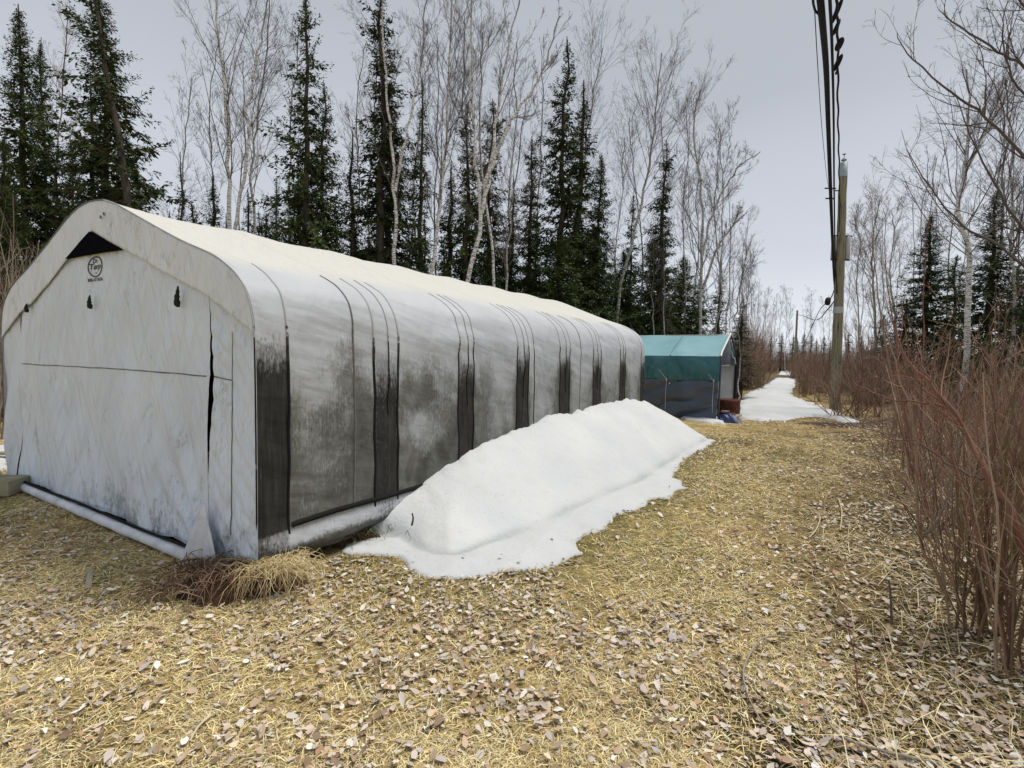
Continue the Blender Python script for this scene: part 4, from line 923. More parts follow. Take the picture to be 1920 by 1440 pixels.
# custom near stems of the biggest red shrub, and the dark tree leaning in from the right
def stem_shrub(label, foot_px, stems, r0, palette, twn=14, tl=(.12, .34)):
    foot = on_ground(*foot_px); foot[2] = float(ground_h(foot[0], foot[1]))
    me_s, me_t, cs, ct = [], [], [], []
    for pts in stems:
        P = [at_depth(px, py, Y) - foot for px, py, Y in pts]; sp = catmull(P, 16); sp[1:-1] += RNG.normal(size=(14, 3))*.008
        L = pts[0][3] if len(pts[0]) > 3 else 1
        R = r0*np.linspace(1, .25, 16); me_s.append(tubes(sp, R, 7)); cs.append(16*7)
        Q, Rq = spawn(sp[None], R[None], twn, .15, 1., (.4, .95), tl, 6, .05, .10, .42, .002)
        Q2, Rq2 = spawn(Q, Rq, 4, .2, 1., (.35, .8), (.3, .6), 4, .04, .1, .6, .0013)
        me_t += [tubes(Q, Rq, 4), tubes(Q2, Rq2, 3)]; ct.append((len(Q), 24)); ct.append((len(Q2), 12))
    o = thing('shrub', label, 'shrub', foot)
    m1 = mesh('stems', *merge(me_s), M['redtwig'], True); m2 = mesh('twigs', *merge(me_t), M['redtwig'], True)
    pal = np.array(palette)
    attr(m1, 'col', np.concatenate([np.repeat(pal[RNG.integers(0, len(pal), 1)], k, 0)*rnd(.9, 1.1) for k in cs]))
    attr(m2, 'col', np.concatenate([np.repeat(pal[RNG.integers(0, len(pal), k)]*rnd(.8, 1.3, k)[:, None], n_, 0) for k, n_ in ct]))
    link('stems', m1, o); link('twigs', m2, o)
    return o
stem_shrub('thick red-brown stem leaning far left in front of the red thicket', (1985, 1290), [
   [(1985,1290,2.55),(1913,997,2.7),(1854,900,2.85),(1821,828,3.0),(1782,767,3.1),(1746,722,3.2),(1699,672,3.3),(1679,605,3.4)]], .022, [(.26,.13,.085),(.20,.09,.06)], 12, (.18, .40))
stem_shrub('dark forked stem rising from the leaf litter left of the thicket', (1812, 1165), [
   [(1812,1165,3.35),(1760,1085,3.4),(1725,997,3.45),(1718,822,3.5),(1699,744,3.55),(1677,694,3.6),(1660,600,3.65)],
   [(1727,1010,3.45),(1765,960,3.4),(1783,900,3.35),(1800,800,3.35)]], .013, RED[2:], 12, (.15, .38))
stem_shrub('long low branch arching over the dry grass toward the utility pole', (1800, 1120), [
   [(1800,1120,3.45),(1715,964,3.7),(1650,925,3.9),(1601,905,4.1),(1560,862,4.3),(1512,812,4.6)],
   [(1849,897,2.9),(1810,886,3.0),(1724,830,3.2),(1665,819,3.4),(1588,791,3.7)],
   [(1782,767,3.1),(1716,752,3.3),(1650,742,3.5),(1600,715,3.8)]], .008, RED, 7, (.06, .18))
stem_shrub('olive-brown clump of upright stems standing in dark litter at the right edge', (1868, 1230), [
   [(1868,1215,2.95),(1862,1100,3.0),(1850,950,3.0),(1862,800,3.05),(1850,640,3.1)],
   [(1876,1220,2.95),(1880,1060,2.95),(1890,900,2.95),(1880,700,3.0)],
   [(1860,1215,2.95),(1840,1110,3.0),(1800,980,3.1),(1790,850,3.2),(1760,700,3.3)],
   [(1890,1225,2.9),(1905,1050,2.9),(1915,850,2.9),(1935,650,2.9)],
   [(1882,1225,2.9),(1898,1120,2.9),(1880,930,2.95),(1905,720,2.95)]], .014, [(.16,.11,.05),(.14,.08,.045),(.20,.13,.07)], 12, (.15, .35))
stem_shrub('single thin whip standing tall above the thicket near the pole', (1720, 900), [
   [(1720,900,5.2),(1728,760,5.2),(1733,600,5.25),(1738,450,5.3),(1757,295,5.35)],
   [(1716,900,5.2),(1690,700,5.3),(1668,560,5.4),(1655,388,5.5)],
   [(1712,900,5.3),(1660,640,5.6),(1641,500,5.7),(1630,360,5.8)]], .010, RED[:3], 4, (.04, .14))
stem_shrub('thin red twigs sprawling out of the leaf litter at the bottom right', (1640, 1440), [
   [(1700,1450,2.15),(1640,1400,2.2),(1612,1320,2.3),(1605,1240,2.4),(1590,1170,2.5),(1565,1110,2.6)],
   [(1480,1440,2.3),(1420,1400,2.3),(1330,1330,2.45),(1232,1290,2.6)],
   [(1700,1450,2.15),(1600,1420,2.1),(1520,1440,2.1)]], .0055, [(.20,.05,.045),(.16,.05,.04)], 5, (.06, .18))
TRUNK = [(9.6, 6.6, -.1), (9.3, 6.7, 2.4), (9.0, 6.9, 4.8), (8.8, 7.0, 8.5)]
Y0 = 7.2; foot = np.array(TRUNK[0]); sp_ = [np.array(p) - foot for p in TRUNK]
limbs_ = [[(1990,360),(1920,290),(1840,215),(1780,170),(1710,110),(1682,60)], [(2010,190),(1920,125),(1860,90),(1780,35),(1770,-5)],
          [(2010,520),(1920,430),(1880,370),(1840,300),(1812,235),(1790,170)], [(2010,600),(1940,520),(1870,460),(1800,420),(1745,350),(1700,280)],
          [(2000,60),(1930,20),(1880,-40),(1850,-80)], [(2010,300),(1960,220),(1900,150),(1880,60),(1890,0)]]
fk = []
for j, L_ in enumerate(limbs_):
    P = [np.array([9.2, 6.8, 1.9 + [2.2,3.6,1.0,.5,4.6,2.8][j]])]
    P += [at_depth(px, py, Y0 + .35*(j % 3)) for px, py in L_]; fk.append([p - foot for p in P])
sp2 = catmull(sp_, 22); R = .10*np.linspace(1, .4, 22); tv = [tubes(sp2, R, 8)]; th = [np.ones(22*8)*.0]
Qs, Rs = [], []
for f_ in fk:
    f2 = catmull(f_, 24); f2[2:-1] += RNG.normal(size=(21, 3))*.010; r_ = .028*np.linspace(1, .16, 24); tv.append(tubes(f2, r_, 6)); th.append(np.zeros(24*6)); Qs.append(f2); Rs.append(r_)
me = mesh('trunk', *merge(tv), M['aspen'], True); attr(me, 'thick', np.concatenate(th))
Q1, R1 = spawn(np.array(Qs), np.array(Rs), 14, .3, .98, (.4, 1.0), (.14, .40), 9, .05, .10, .5, .0035)
Q2, R2 = spawn(Q1, R1, 6, .15, 1., (.35, .9), (.25, .6), 6, .04, .12, .6, .0026)
Q3, R3 = spawn(Q2, R2, 2, .3, 1., (.35, .8), (.3, .6), 4, .02, .12, .6, .002)
me2 = mesh('twigs', *merge([tubes(Q1, R1, 4), tubes(Q2, R2, 3), tubes(Q3, R3, 3)]), M['twig'])
o = thing('bare_tree', 'dark bare tree reaching into the picture from the right with thin arching limbs', 'bare tree', foot); link('trunk', me, o); link('twigs', me2, o)

# ------------------------------------------------------------------ TEAL SHELTER
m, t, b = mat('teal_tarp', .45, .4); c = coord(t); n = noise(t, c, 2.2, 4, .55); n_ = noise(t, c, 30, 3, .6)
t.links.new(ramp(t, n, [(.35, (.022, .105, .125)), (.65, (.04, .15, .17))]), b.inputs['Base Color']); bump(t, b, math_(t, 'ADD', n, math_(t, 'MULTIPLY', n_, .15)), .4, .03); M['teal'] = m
M['teal_lit'] = simple('lit_teal_tarp', (.16, .33, .37), (.22, .41, .45), 1.6, .4, .5, .2)  # same tarp as the valance; brighter light on the roof painted into the colour
m, t, b = mat('charcoal_tarp', .27, .6); c = coord(t); n = noise(t, c, 2.2, 4, .55)
t.links.new(ramp(t, n, [(.35, (.036, .052, .082)), (.65, (.058, .078, .115))]), b.inputs['Base Color']); bump(t, b, n, .4, .03); M['char'] = m
M['white_tarp'] = simple('white_tarp', (.50, .52, .55), (.66, .68, .71), 3, .6, .3, .3)
M['white_tube'] = simple('white_tube', (.60, .60, .60), (.78, .78, .78), 10, .5, .4)
M['rust'] = simple('rusty_barrel', (.05, .018, .012), (.14, .05, .03), 9, .8, .2, .3)
M['blue'] = simple('blue_tarp', (.008, .018, .07), (.015, .035, .13), 9, .45, .4, .4)
G0 = on_ground(1344, 789)[:2]; GW = 2.95; GL = 3.7; GE = 1.66; GR = 2.24; LG = np.array([-.862, .507]); WG = np.array([.507, .862])
gs = thing('teal_shelter', 'small teal and charcoal tarp shelter with open right end behind the long shed', 'shelter', (*(G0 + WG*GW/2), 0))
def gp(l, w, z): l, w, z = np.broadcast_arrays(np.asarray(l, float), w, z); return np.stack([G0[0] + LG[0]*l + WG[0]*w, G0[1] + LG[1]*l + WG[1]*w, z - .012*l], -1)
def gpatch(name, ln, fn, nu, nv, matl, flip=False, thick=.006):
    u, v = np.meshgrid(np.linspace(0, 1, nu), np.linspace(0, 1, nv), indexing='ij'); l, w, z = fn(u, v)
    me = mesh(name, gp(l, w, z), grid_faces(nu, nv)[:, ::-1] if flip else grid_faces(nu, nv), matl, True)
    o = put(name, me, gs); mm = o.modifiers.new('thickness', 'SOLIDIFY'); mm.thickness = thick; mm.offset = 0; return o
def roof_side(sgn, l0, l1):
    def f(u, v):
        l = l0 + (l1 - l0)*u; sag = .035*np.sin(np.pi*np.clip(((l + .1) % 1.25)/1.25, 0, 1))
        w = (0 if sgn > 0 else GW) + sgn*v*GW/2; z = GE + (GR - GE)*v - sag*np.sin(np.pi*v) + .03*(n2(l*2, v*2) - .5) ; z = z - .03*sstep(.2, 0, v)
        return l, w, z
    return f
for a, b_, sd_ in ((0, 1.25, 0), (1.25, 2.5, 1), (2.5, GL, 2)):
    o = gpatch('roof_panel', 0, roof_side(1, a, b_), 40, 24, M['teal_lit']); o.modifiers.clear()
ll = np.linspace(0, 1, 24)
for l_ in (1.25, 2.5):
    z_ = GE + (GR - GE)*ll - .035*np.sin(np.pi*np.clip(((l_ + .1) % 1.25)/1.25, 0, 1))*np.sin(np.pi*ll) + .03*(n2(l_*2, ll*2) - .5) - .03*sstep(.2, 0, ll)
    put('roof_seam', mesh('roof_seam', *tubes(gp(l_, ll*GW/2, z_ + .002), np.full(24, .008), 5), M['teal'], True), gs)
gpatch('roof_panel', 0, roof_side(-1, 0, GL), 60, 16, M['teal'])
def valance(u, v):
    l = -.02 + (GL + .02)*u; hem = 1.02 + .03*np.abs(np.sin(l*np.pi/1.15 + .4)); z = GE - .02 + (hem - GE)*v
    tie = np.abs(((l + .15) % 1.18) - .59)/.59
    fold = .022*np.sin((l*14 + v*5*(tie - .5)*4)) * v + .06*np.abs(np.sin(l*6.5 + (v - .5)*3.*np.sign(tie - .5)))*v*(1 - v)*2 + .05*(n1.f(l*4 + v*3, v*3, 3) - .5) + .03*np.sin(v*np.pi)*(1 - tie)
    return l, -.03 - fold - .03*v, z
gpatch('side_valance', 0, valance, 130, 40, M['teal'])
def lower(u, v):
    l = .0 + GL*u; z = 1.12*(1 - v) + .02 + .02*v; k = l*1.9 + z*5.2
    fold = .085*np.abs(np.sin(k*1.3 + 2*n2(l*1.5, z*2)))**.8 + .03*(n3.f(l*3 + z*4, z*2, 3) - .5)
    return l, .015 - fold*sstep(0, .15, v) - .05*v, z
gpatch('side_wall', 0, lower, 130, 50, M['char'])
gpatch('far_wall', 0, lambda u, v: (GL*u, GW + .02 + .03*np.sin(u*20 + v*4), 1.66*(1-v)), 60, 16, M['white_tarp'])
gpatch('back_wall', 0, lambda u, v: (GL + .02*np.sin(u*15), GW*u, v*(GE + (GR-GE)*(1 - np.abs(u-.5)*2)) + .01), 40, 16, M['char'])
def tube_between(name, pts, r, matl, sides=7): return put(name, mesh(name, *tubes(np.array(pts), np.full(len(pts), r), sides), matl, True), gs)
# end frame with white roof rail, dark wrapped posts and a hanging white curtain inside
for l in (-.03, 1.22, 2.5, GL - .05):
    mt_ = M['white_tube'] if l < 0 else M['steel']
    dz_ = 0 if l < 0 else -.17; tube_between('rafter', [gp(l, -.04 if l < 0 else .03, GE - .02 + dz_), gp(l, .12, GE + .10 + dz_), gp(l, GW/2, GR + .035 + dz_)], .024, mt_); tube_between('rafter', [gp(l, GW + .02, GE - .02 + dz_), gp(l, GW/2, GR + .035 + dz_)], .022, M['black'] if l < 0 else mt_)
    tube_between('post', [gp(l, -.0, 0), gp(l, -.0, GE)], .022, M['char'] if l < 0 else mt_); tube_between('post', [gp(l, GW, 0), gp(l, GW, GE)], .045 if l < 0 else .022, M['black'] if l < 0 else mt_)
tube_between('ridge_pole', [gp(-.05, GW/2, GR - .01), gp(GL, GW/2, GR - .01)], .02, M['steel'])
gpatch('gable_flap', 0, lambda u, v: (.02 + .03*np.sin(u*9), GW*(.04 + .92*u), GE - .28 + v*(.26 + (GR - GE)*(1 - np.abs(u-.5)*2) - .03)), 30, 12, M['char'])
gpatch('inner_curtain', 0, lambda u, v: (.55 + .05*np.sin(u*14), GW*(.45 + .50*u), .30 + v*1.05), 40, 16, M['white_tarp'])
tube_between('curtain_rail', [gp(.50, GW*.42, .95), gp(.50, GW*.96, .95)], .014, M['steel'])
tube_between('loose_cord', [gp(-.05, GW*.55, 1.80), gp(-.05, GW*.68, 1.62), gp(-.05, GW*.80, 1.60), gp(-.05, GW*.9, 1.42)], .012, M['white_tube'], 5)
for l in (.10, 1.28, 2.42, 3.4):
    w_ = -.10; tube_between('tie_ball', [gp(l, w_ - .02, 1.045), gp(l, w_, 1.02), gp(l, w_, .995)], .018, M['white_tube'], 7)
    tube_between('tie_cord', [gp(l, w_, 1.02), gp(l + .01, w_ + .0, .55), gp(l, w_ + .01, .10)], .0045, M['white_tube'], 4)
    tube_between('tie_cord', [gp(l, w_, 1.02), gp(l + .22, w_ + .01, 1.28)], .0045, M['white_tube'], 4)
gz = lambda p: float(ground_h(p[0], p[1]))
# contents of the open end
def place_mesh(name, V, F, matl, label, cat, smooth=True, group=None, bev=0):
    V = np.asarray(V, float).reshape(-1, 3); c_ = V.mean(0); c_[2] = V[:, 2].min(); o = link(name, mesh(name, V - c_, F, matl, smooth), None, c_); tag(o, label, cat, group)
    if bev: bevel(o, bev)
    return o
p = gp(-.10, GW*.42, 0); an = np.linspace(0, 6.283, 25)
prof_b = [(.0, .0), (.29, .0), (.30, .02), (.285, .10), (.30, .22), (.285, .34), (.30, .44), (.28, .46), (.26, .43), (0, .43)]
V = np.array([[p[0] + r_*math.cos(a_), p[1] + r_*math.sin(a_), z_ + .02] for a_ in an[:-1] for r_, z_ in prof_b]); nb = len(prof_b)
F = [[i*nb + j, ((i+1) % 24)*nb + j, ((i+1) % 24)*nb + j + 1, i*nb + j + 1] for i in range(24) for j in range(nb-1)]
place_mesh('barrel', V, np.array(F), M['rust'], 'rusty brown half barrel standing in the open end of the teal shelter', 'barrel')
for k in range(5):
    q = gp(-.35 + .10*k, GW*(.2 + .09*k), .05 + .05*k); V, F = box(q[0], q[1], q[2] + gz(q) + .03, 1.0 - .1*k, .14, .045, .95 + .25*math.sin(k*2.)); 
    place_mesh('board', V, F, M['rust'] if k % 2 else M['wood_old'], ['lowest dark board of the loose pile at the shelter opening','second board from the bottom of the pile at the shelter opening','middle board of the loose pile at the shelter opening','second board from the top of the pile at the shelter opening','topmost short board of the pile at the shelter opening'][k], 'board', False, 'loose boards at the shelter opening', .004)
q = gp(-.28, .05, 0); u, v = np.meshgrid(np.linspace(-1, 1, 24), np.linspace(-1, 1, 16), indexing='ij')
V = np.stack([q[0] + .26*u + .05*v, q[1] - .12 + .20*v - .1*u, gz(q) + .17*(1 - u*u)*(1 - v*v) + .05*np.abs(np.sin(u*6 + v*3))*(1 - v*v) + .004 - .09*u*(1 - v*v)], -1)
place_mesh('blue_tarp', V, grid_faces(24, 16), M['blue'], 'crumpled dark blue tarp lying at the near corner of the teal shelter', 'tarp')

# ------------------------------------------------------------------ UTILITY POLES AND CABLES
def pole_thing(fx, fy, z0, ztop_, lean, r0, r1, label, detail=True):
    po = thing('utility_pole', label, 'utility pole', (fx, fy, z0))
    z = np.linspace(-.2, ztop_ - z0, 26); P = np.stack([lean*z, 0*z, z], 1); P[2:-1, 0] += .006*RNG.normal(size=23); R = r0 + (r1-r0)*(z/z[-1])
    V, F = tubes(P, R, 18); top = np.array([[len(V)-18+i, len(V)-18+(i+1) % 18, len(V)-18+(i+2) % 18] for i in range(0)])
    link('shaft', mesh('shaft', V, F, M['pole'], True), po)
    zt = z[-1]; cx = lean*zt
    if detail:
        V, F = tubes([[cx - lean*.42, 0, zt - .42], [cx, 0, zt + .01], [cx, 0, zt + .012]], [r1*1.06, r1*1.04, .001], 18); link('cap_band', mesh('cap_band', V, F, M['aqua'], True), po)
        V, F = tubes([[cx, 0, zt], [cx, 0, zt + .07], [cx, 0, zt + .075], [cx, 0, zt + .10], [cx, 0, zt + .14], [cx, 0, zt + .145]], [.02, .02, .075, .08, .05, .001], 12); link('insulator', mesh('insulator', V, F, M['aqua'], True), po)
        V, F = tubes([[cx, 0, zt + .14], [cx, 0, zt + .25]], [.008, .008], 6); V2, F2 = tubes([[cx, 0, zt + .25], [cx, 0, zt + .275], [cx, 0, zt + .29]], [.012, .055, .004], 10); link('top_pin', mesh('top_pin', *merge([(V, F), (V2, F2)]), M['black'], True), po)
        zb = zt - .85; V = [box(-.42 + lean*zb, -.05, zb + .06, .34, .04, .035), box(-.42 + lean*zb, -.05, zb - .25, .26, .04, .035), box(-.20 + lean*zb, -.03, zb, .22, .03, .03)]
        bevel(link('cable_bracket', mesh('cable_bracket', *merge(V), M['black']), po), .004)
        V, F = tubes([[-.40 + lean*zb, -.05, zb - .22], [-.40 + lean*zb, -.05, zb + .04]], [.045, .045], 10); link('bracket_insulator', mesh('bracket_insulator', V, F, M['steel'], True), po)
        zb = zt - 2.55
        for sx_ in (-1, 1):
            V, F = tubes([[lean*zb + sx_*.215, 0, zb - .40], [lean*zb + sx_*.215, 0, zb - .38], [lean*zb + sx_*.215, 0, zb + .30], [lean*zb + sx_*.215, 0, zb + .34]], [.05, .075, .075, .03], 12)
            link('canister', mesh('canister', V, F, M['steel'], True), po)
        bevel(link('crossbar', mesh('crossbar', *merge([box(lean*zb, -.02, zb + .32, .66, .05, .04), box(lean*zb, -.02, zb - .42, .60, .05, .04)]), M['black']), po), .005)
        zb = 3.15; V, F = tubes([[lean*(zb-.1), 0, zb - .1], [lean*(zb+.1), 0, zb + .1]], [(r0+r1)/2*1.12, (r0+r1)/2*1.10], 18); link('steel_band', mesh('steel_band', V, F, M['steel'], True), po)
        V = [box(.02, -r0*.99, .42, .05, .03, .09), box(-.05, -r0*.97, 1.5, .03, .02, .03)]; bevel(link('nail_tag', mesh('nail_tag', *merge(V), M['black']), po), .003)
    return po
pf = on_ground(1565, 770); PX, PY = pf[0], pf[1]; pz0 = gz(pf)
ptop = at_depth(1582, 306, PY)
pole_thing(PX, PY, pz0, ptop[2], (ptop[0] - PX)/(ptop[2]), .155, .108, 'tall greenish wooden utility pole carrying the black cables beside the trail')
qf = at_depth(1490, 690, 55.); qt = at_depth(1495, 582, 55.); pole_thing(qf[0], 55., .0, qt[2], (qt[0]-qf[0])/qt[2], .13, .09, 'distant grey utility pole far down the snowy trail', False)
def cable(name, pts, r, label, extra=None, wob=0., n=90, twist=False):
    P = catmull([at_depth(*p) for p in pts], n); k = np.arange(n)
    if wob: P[:, 0] += wob*np.sin(k*1.15)*.6; P[:, 2] += wob*np.cos(k*.9 + 1)*.4
    R = np.full(n, r)
    if extra is not None: R = R + extra(P)
    c_ = P[0].copy(); o = link(name, mesh(name, *tubes(P - c_, R, 7), M['black'], True), None, c_); tag(o, label, 'cable'); return o, P
OV = lambda px, Y: (px, -900, Y)
cable('overhead_cable', [(1519,-420,3.6),(1530,-90,4.9),(1540,20,5.7),(1549,130,7.2),(1553,240,9.2),(1558,380,12.5),(1563,500,16.2),(1567,560,PY)], .036, 'thickest black overhead cable, bundled, running down to the pole')
cable('overhead_cable', [(1545,-420,3.6),(1552,-90,4.9),(1556,0,5.5),(1560,90,6.6),(1563,220,8.8),(1564,360,12.),(1566,480,15.6),(1570,560,PY)], .017, 'medium black overhead cable just right of the thickest one')
cable('overhead_cable', [(1500,-420,3.6),(1522,-60,5.0),(1528,30,5.7),(1533,120,7.),(1541,240,9.6),(1550,330,13.4),(1554,352,PY - .3)], .005, 'hair-thin overhead wire left of the thick cables')
cable('overhead_cable', [(1519,-300,4.0),(1523,-30,5.2),(1527,15,5.6),(1536,28,5.8),(1542,45,5.95)], .012, 'short black cable joining the thickest one at the top of the picture')
o, P = cable('overhead_cable', [(1566,-420,3.6),(1567,-90,4.9),(1568,0,5.6),(1571,80,6.6),(1571,200,8.8),(1573,300,11.4),(1574,380,14.),(1573,440,16.6),(1568,480,PY - .2)], .0145, 'twisted black service cable with splices hanging nearest the pole top', wob=.016)
for px, py, Y, r_, ln in ((1569,22,5.85,.026,.20),(1568,52,6.2,.024,.14),(1574,83,6.62,.042,.12),(1571,118,7.2,.036,.18),(1569,135,7.4,.018,.06)):
    c_ = at_depth(px, py, Y); u = np.array([.25, .85, -.1]); u /= np.linalg.norm(u); k = np.linspace(-1, 1, 9)
    V, F = tubes(k[:, None]*u*ln/1.0, r_*np.sqrt(np.clip(1 - k**2, .02, 1)), 8); q = link('splice', mesh('splice', V, F, M['black'], True), o); q.location = c_ - np.array(o.location)
cable('overhead_cable', [(1567,560,PY),(1552,580,20),(1530,600,28),(1505,592,42),(1495,590,55)], .02, 'black cable sagging from the pole toward the distant pole')
cable('overhead_cable', [(1568,530,PY),(1556,562,19),(1535,585,26),(1510,640,36),(1500,655,45)], .016, 'black cable dropping left from the pole toward the trail')
c_ = at_depth(1552, 565, PY + .6); k = np.linspace(-1, 1, 9); V, F = tubes(np.stack([.05*k, .05*k, .13*k], 1), .085*np.sqrt(np.clip(1 - k**4, .02, 1)), 10)
o = link('splice_case', mesh('splice_case', V, F, M['black'], True), None, c_); tag(o, 'small black splice case hanging from the cable left of the pole', 'splice case')

# ------------------------------------------------------------------ GROUND COVER
def not_inside(x, y):
    q = np.stack([x - CO[0], y - CO[1]], -1); s_ = q@LF; t_ = q@D
    ins = (s_ > -.02) & (s_ < SW) & (t_ > -.0) & (t_ < SL)
    return ~ins & (poly_dist(x, y, BANK) < .01) & (poly_dist(x, y, TR) < .05)
def scatter(n, ymin, ymax, p=1.6, wide=1.05):
    """random ground places inside and a little outside the view, thinning with distance"""
    y = ymin + (ymax - ymin)*RNG.random(n)**p; x = (RNG.random(n)*2 - 1)*wide*y + .0
    k = not_inside(x, y); return x[k], y[k]
def leaf_verts(x, y, size, lift=.0):
    K = len(x); an = rnd(0, 6.28, K); tx = RNG.normal(size=K)*.24; ty = RNG.normal(size=K)*.24; cup = rnd(-.5, .9, K)
    # outline of a small birch leaf, 7 points and a centre
    ol = np.array([[-.62,0],[-.34,.36],[.06,.42],[.42,.22],[.74,0],[.42,-.22],[.06,-.42],[-.34,-.36],[.02,0]])
    L = ol[None]*size[:, None, None]*np.stack([np.ones(K), rnd(.65, 1.1, K)], 1)[:, None, :]
    jit = RNG.normal(size=L.shape)*size[:, None, None]*.05; L = L + jit
    z = (L[..., 1]**2)/size[:, None]*cup[:, None]*2.2 + (L[..., 0]**2)/size[:, None]*cup[:, None]*rnd(-.4, 1., K)[:, None]
    z = z + L[..., 0]*tx[:, None] + L[..., 1]*ty[:, None]
    c, s = np.cos(an)[:, None], np.sin(an)[:, None]
    X = L[..., 0]*c - L[..., 1]*s + x[:, None]; Y = L[..., 0]*s + L[..., 1]*c + y[:, None]
    Z = z - z.min(1, keepdims=True) + ground_h(X, Y) + (lift + rnd(.004, .022, K))[:, None]
    V = np.stack([X, Y, Z], -1)
    t_ = np.arange(8); F = np.stack([t_, (t_+1) % 8, np.full(8, 8)], 1)
    return V, F
LC = np.array([(.62,.51,.42),(.52,.43,.35),(.68,.59,.51),(.40,.29,.19),(.56,.41,.29),(.72,.65,.58),(.28,.19,.12),(.50,.44,.40)])
def leaf_cols(K, x):
    c_ = np.clip(LC[RNG.integers(0, len(LC), K)]*rnd(.6, 1.2, K)[:, None], 0, .72)
    br = RNG.random(K) < .05; c_[br] = [.44, .28, .17]; return c_
def leaf_density(x, y):
    d = .07 + 1.5*sstep(.44, .64, n1.f(x*1.1 + 3, y*1.1, 4)) + 1.1*sstep(.05, .9, x/y) + .25*sstep(4, 2, y) + .25*sstep(-.2, -.8, x/y)
    return d
x, y = scatter(90000, 1.35, 16, 1.45, 1.12); keep = RNG.random(len(x)) < leaf_density(x, y)*.55*np.clip(y/3.2, .30, 1.0); x, y = x[keep], y[keep]
size = .009 + .034*RNG.random(len(x))**1.6*(1 + .03*np.clip(y - 4, 0, 20)); order = np.argsort(-size/y); x, y, size = x[order], y[order], size[order]
V, F = leaf_verts(x, y, size); K = len(x); cl = leaf_cols(K, x)
NL = 280                                                    # those that show largest are leaves of their own
big_i = np.where((np.abs(x/y) < .98) & (y > 1.9))[0][:NL]; mask = np.zeros(K, bool); mask[big_i] = True
for i in big_i:
    me = mesh('fallen_leaf', V[i] - V[i].mean(0), F, M['leaf'], True); attr(me, 'col', np.repeat(cl[i][None], 9, 0)); link('fallen_leaf', me, ground, V[i].mean(0))
Vr = V[~mask]; k = np.arange(len(Vr))[:, None, None]*9
me = mesh('leaf_litter', Vr.reshape(-1, 3), (F[None] + k).reshape(-1, 3), M['leaf'], True); attr(me, 'col', np.repeat(cl[~mask], 9, 0))
tag(link('leaf_litter', me), 'small curled grey and tan fallen leaves strewn over the matted grass', 'leaf litter', kind='stuff')
def blades(x, y, L, wd, up, colr, heading=None):
    K = len(x); an = rnd(0, 6.28, K) if heading is None else heading + RNG.normal(size=K)*.6
    d = np.stack([np.cos(an), np.sin(an)], 1); z0 = ground_h(x, y) + .001; p0 = np.stack([x, y, z0], 1)
    curve = RNG.normal(size=(K, 2))*.25
    p1 = p0 + np.concatenate([d*(L*.5)[:, None], (L*up)[:, None]], 1); p2 = p1 + np.concatenate([(d + curve)*(L*.5)[:, None], (-L*up*rnd(-.3, .9, K))[:, None]], 1)
    sd = np.stack([-d[:, 1], d[:, 0], rnd(-.5, .5, K)], 1)*wd[:, None]
    V = np.stack([p0 - sd, p0 + sd, p1 - sd*.8, p1 + sd*.8, p2], 1).reshape(-1, 3); k = np.arange(K)[:, None]*5
    return V, [np.concatenate([k + [[2, 3, 4]]]), np.concatenate([k + [[0, 1, 3, 2]]])], np.repeat(colr, 5, 0)
GC = np.array([(.90,.74,.38),(.80,.62,.29),(.92,.82,.52),(.50,.38,.18),(.68,.59,.36),(.36,.25,.12)])
x, y = scatter(360000, 1.3, 11, 1.7, 1.12); thin = sstep(.36, .6, n3.f(x*1.7, y*1.7, 4)); keep = RNG.random(len(x)) < (.30 + .7*thin)*(1 - .85*soil_f(x, y)); x, y = x[keep], y[keep]; K = len(x)
cl = GC[RNG.integers(0, len(GC), K)]*rnd(.7, 1.1, K)[:, None]; 
greenp = sstep(.56, .68, n4.f(x*.8 + 9, y*.8, 3)); gmask = RNG.random(K) < greenp*.30 + .01; cl[gmask] = np.array([.14, .17, .05])*rnd(.7, 1.4, gmask.sum())[:, None]
nb_ = np.exp(-np.clip(-poly_dist(x, y, BANK), 0, 9)/.35); m_ = RNG.random(K) < nb_*.6; cl[m_] = np.array([.26, .22, .08])*rnd(.6, 1.2, m_.sum())[:, None]
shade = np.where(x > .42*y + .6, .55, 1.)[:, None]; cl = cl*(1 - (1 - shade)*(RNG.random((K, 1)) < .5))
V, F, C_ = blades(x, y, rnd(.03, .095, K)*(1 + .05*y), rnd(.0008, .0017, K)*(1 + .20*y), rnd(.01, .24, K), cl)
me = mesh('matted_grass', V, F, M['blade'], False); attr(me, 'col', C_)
tag(link('matted_grass', me), 'flattened straw-coloured dead grass covering the clearing', 'grass', kind='stuff')
# long dead stalks under the shrubs and around the corner
x, y = scatter(11000, 1.5, 9, 1.3, 1.15); k = RNG.random(len(x)) < sstep(.45, .75, (x - .2)/y); x, y = x[k], y[k]; K = len(x)
cl = GC[RNG.integers(0, len(GC), K)]*rnd(.5, 1.05, K)[:, None]
V, F, C_ = blades(x, y, rnd(.12, .42, K), rnd(.0012, .0028, K), rnd(.0, .35, K), cl)
me = mesh('dead_stalks', V, F, M['blade'], False); attr(me, 'col', C_); tag(link('dead_stalks', me), 'long dead grass stalks lying under the red shrubs', 'dead stalks', kind='stuff')
